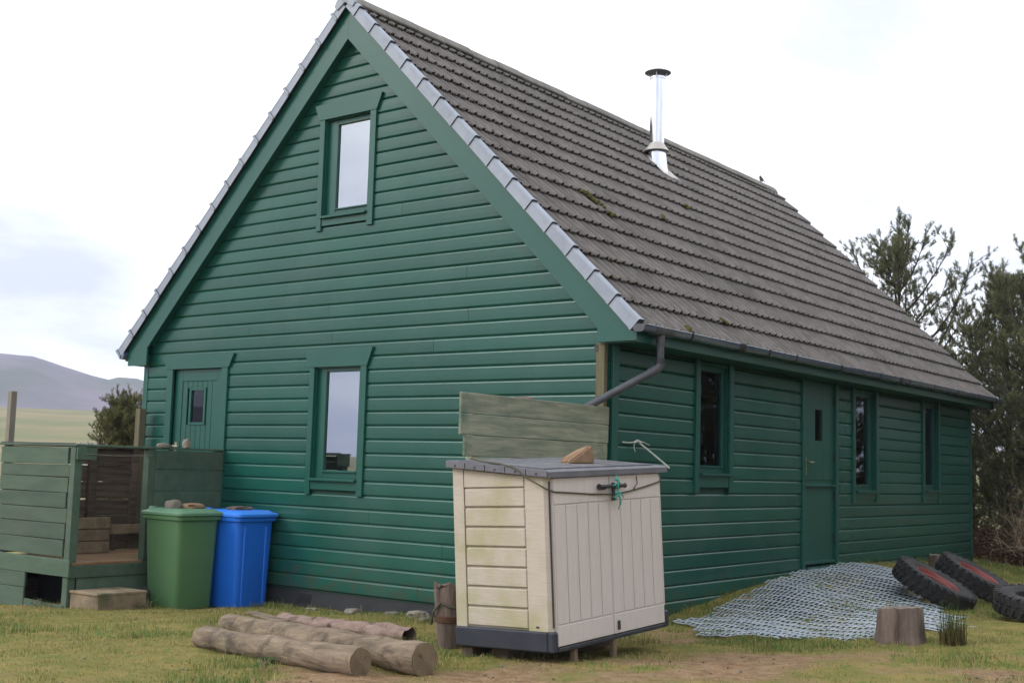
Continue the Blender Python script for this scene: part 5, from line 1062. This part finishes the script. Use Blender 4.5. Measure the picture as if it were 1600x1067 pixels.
weed((-4.62, -1.42), 1, .11, 'leafy weed between the wooden step and the green bin')
weed((-5.62, -2.02), 2, .09, 'fern like weed at the dark opening under the porch')
weed((-.15, -3.80), 3, .07, 'small leafy weed in front of the nearest log')
weed((-4.75, -1.30), 4, .08, 'small weed against the foot of the green bin')

# turf: short blades everywhere people have not trodden it bare
rsd = np.random.RandomState(9); n = 560000
cxy = rsd.rand(n, 2); gx_ = -9 + cxy[:, 0] * 14.0; gy_ = -6.0 + cxy[:, 1] * 17.5
fw = (gx_ - CAMP.x) * cf.x + (gy_ - CAMP.y) * cf.y; sd_ = (gx_ - CAMP.x) * cr.x + (gy_ - CAMP.y) * cr.y
inside = (fw > 5) & (np.abs(sd_) < fw * .46 + .4) & ~((gx_ > -6.75) & (gx_ < 0) & (gy_ > 0) & (gy_ < 10.4))
gr0 = soil_mask(gx_, gy_); pat = vn2.fbm(gx_ * 1.1 + 9, gy_ * 1.1, 4); keep = inside & (rsd.rand(n) < np.clip(1.0 - .82 * gr0, .1, 1) * np.clip(.4 + 2.2 * (pat - .35), .12, 1))
keep &= rsd.rand(n) < np.clip(16 / np.maximum(fw, 1) - .35, .25, 1)
gx_, gy_, pat, fw, gr0 = gx_[keep], gy_[keep], pat[keep], fw[keep], gr0[keep]; n = len(gx_)
lush = np.clip((vn.fbm(gx_ * .8 + 3, gy_ * .8 + 8, 3) - .42) * 5, 0, 1); wallg = np.exp(-np.abs(gy_ + .35) / .45) * (gx_ < .3) + np.exp(-np.abs(gx_ - .25) / .35) * (gy_ > 0); lush = np.clip(lush + wallg, 0, 1)
tuft = np.clip((vn2.fbm(gx_ * 3.1 + 4, gy_ * 3.1, 3) - .56) * 9, 0, 1); h = (.009 + .017 * rsd.rand(n)) * (.65 + .8 * lush) * (1 + 1.3 * tuft) * (1 + 1.4 * (rsd.rand(n) > .98)); a = rsd.uniform(0, 6.283, n); le = h * rsd.uniform(.2, 1.0, n); w = .0017 + .0012 * rsd.rand(n)
zz = gz(gx_, gy_) + .05 * (vn.fbm(gx_ * 1.3, gy_ * 1.3, 4) - .5) + .022 * (vn2(gx_ * 6, gy_ * 6) - .5) + .012 * (vn2(gx_ * 14, gy_ * 14) - .5) - .003
h = h * (1 - .6 * gr0); b = np.stack([gx_, gy_, zz], 1); s = np.stack([np.cos(a + 1.3), np.sin(a + 1.3), 0 * a], 1) * w[:, None]
tip = b + np.stack([le * np.cos(a), le * np.sin(a), h], 1); mid = b + np.stack([le * .3 * np.cos(a), le * .3 * np.sin(a), h * .6], 1)
V = np.stack([b - s, b + s, mid + s * .8, mid - s * .8, tip], 1).reshape(-1, 3); o = (np.arange(n) * 5)[:, None]
Fc = np.concatenate([o + np.array([[0, 1, 2]]), o + np.array([[0, 2, 3]]), o + np.array([[3, 2, 4]])])
k = np.clip(.55 * lush + .45 * rsd.rand(n), 0, 1)[:, None]; dry = (rsd.rand(n) < (.40 - .26 * lush) + .6 * gr0)[:, None]
C = np.where(dry, np.array((.36, .28, .14)), np.array((.245, .225, .065)) * (1 - k) + np.array((.100, .185, .042)) * k); C = C * rsd.uniform(.75, 1.25, (n, 1))
tag(big_mesh('grass', V, Fc, M_grass, colors=np.repeat(C, 5, 0)), 'short mixed green and yellow turf round the house', 'grass', kind='stuff')
# crumbs of earth, gravel and dead leaves on the trodden ground
cr_ = MB(); rc = random.Random(6)
while len(cr_.f) < 9000:
    x, y = rc.uniform(-4.5, 4.6), rc.uniform(-5.4, 1.2); f_ = (x - CAMP.x) * cf.x + (y - CAMP.y) * cf.y
    if f_ < 5 or abs((x - CAMP.x) * cr.x + (y - CAMP.y) * cr.y) > f_ * .46 or (x < .02 and y > -.1): continue
    if rc.random() < .25 + .7 * float(soil_mask(np.array(x), np.array(y))): clump(cr_, (x, y, G(x, y) + .05 * (float(vn.fbm(np.array(x * 1.3), np.array(y * 1.3), 4)) - .5)), rc.uniform(.004, .013) * (2.0 if rc.random() < .02 else 1), rc.uniform(.4, .8), rc, 0 if rc.random() < .6 else 1)
tag(cr_.build('gravel', [M_stone, mat('dark_earth_crumb', (.05, .032, .02), (.10, .065, .04), 30, rough=1)], None), 'loose gravel and earth crumbs on the trodden ground', 'gravel', kind='stuff')

# pale building far behind the young conifer
fb = empty('far_cottage', (-52.0, 30.3, float(gz(-12, 30)) + .6), 'small pale building half hidden behind the young conifer', 'building', rz=R(20))
MB().box((-1.6, -1.0, -1.5), (1.6, 1.0, 1.35)).build('wall', M_white, fb); MB().prism([(-1.2, 1.351), (1.2, 1.351), (0, 2.0)], -1.75, 1.75).build('roof', M_slate, fb).rotation_euler = (0, 0, R(90))
# ---------------------------------------------------------------- air
hz_ = MB().box((-2600, -2600, -4), (2600, 2600, 145)).build('haze', [], None)
MH = bpy.data.materials.new('haze_air'); MH.use_nodes = True; t = MH.node_tree; t.nodes.remove(t.nodes['Principled BSDF']); pv = t.nodes.new('ShaderNodeVolumePrincipled'); pv.inputs['Color'].default_value = (.70, .77, 1.0, 1); pv.inputs['Density'].default_value = .00040; pv.inputs['Anisotropy'].default_value = .0
t.links.new(pv.outputs[0], t.nodes['Material Output'].inputs['Volume']); hz_.data.materials.append(MH); tag(hz_, kind='stuff')
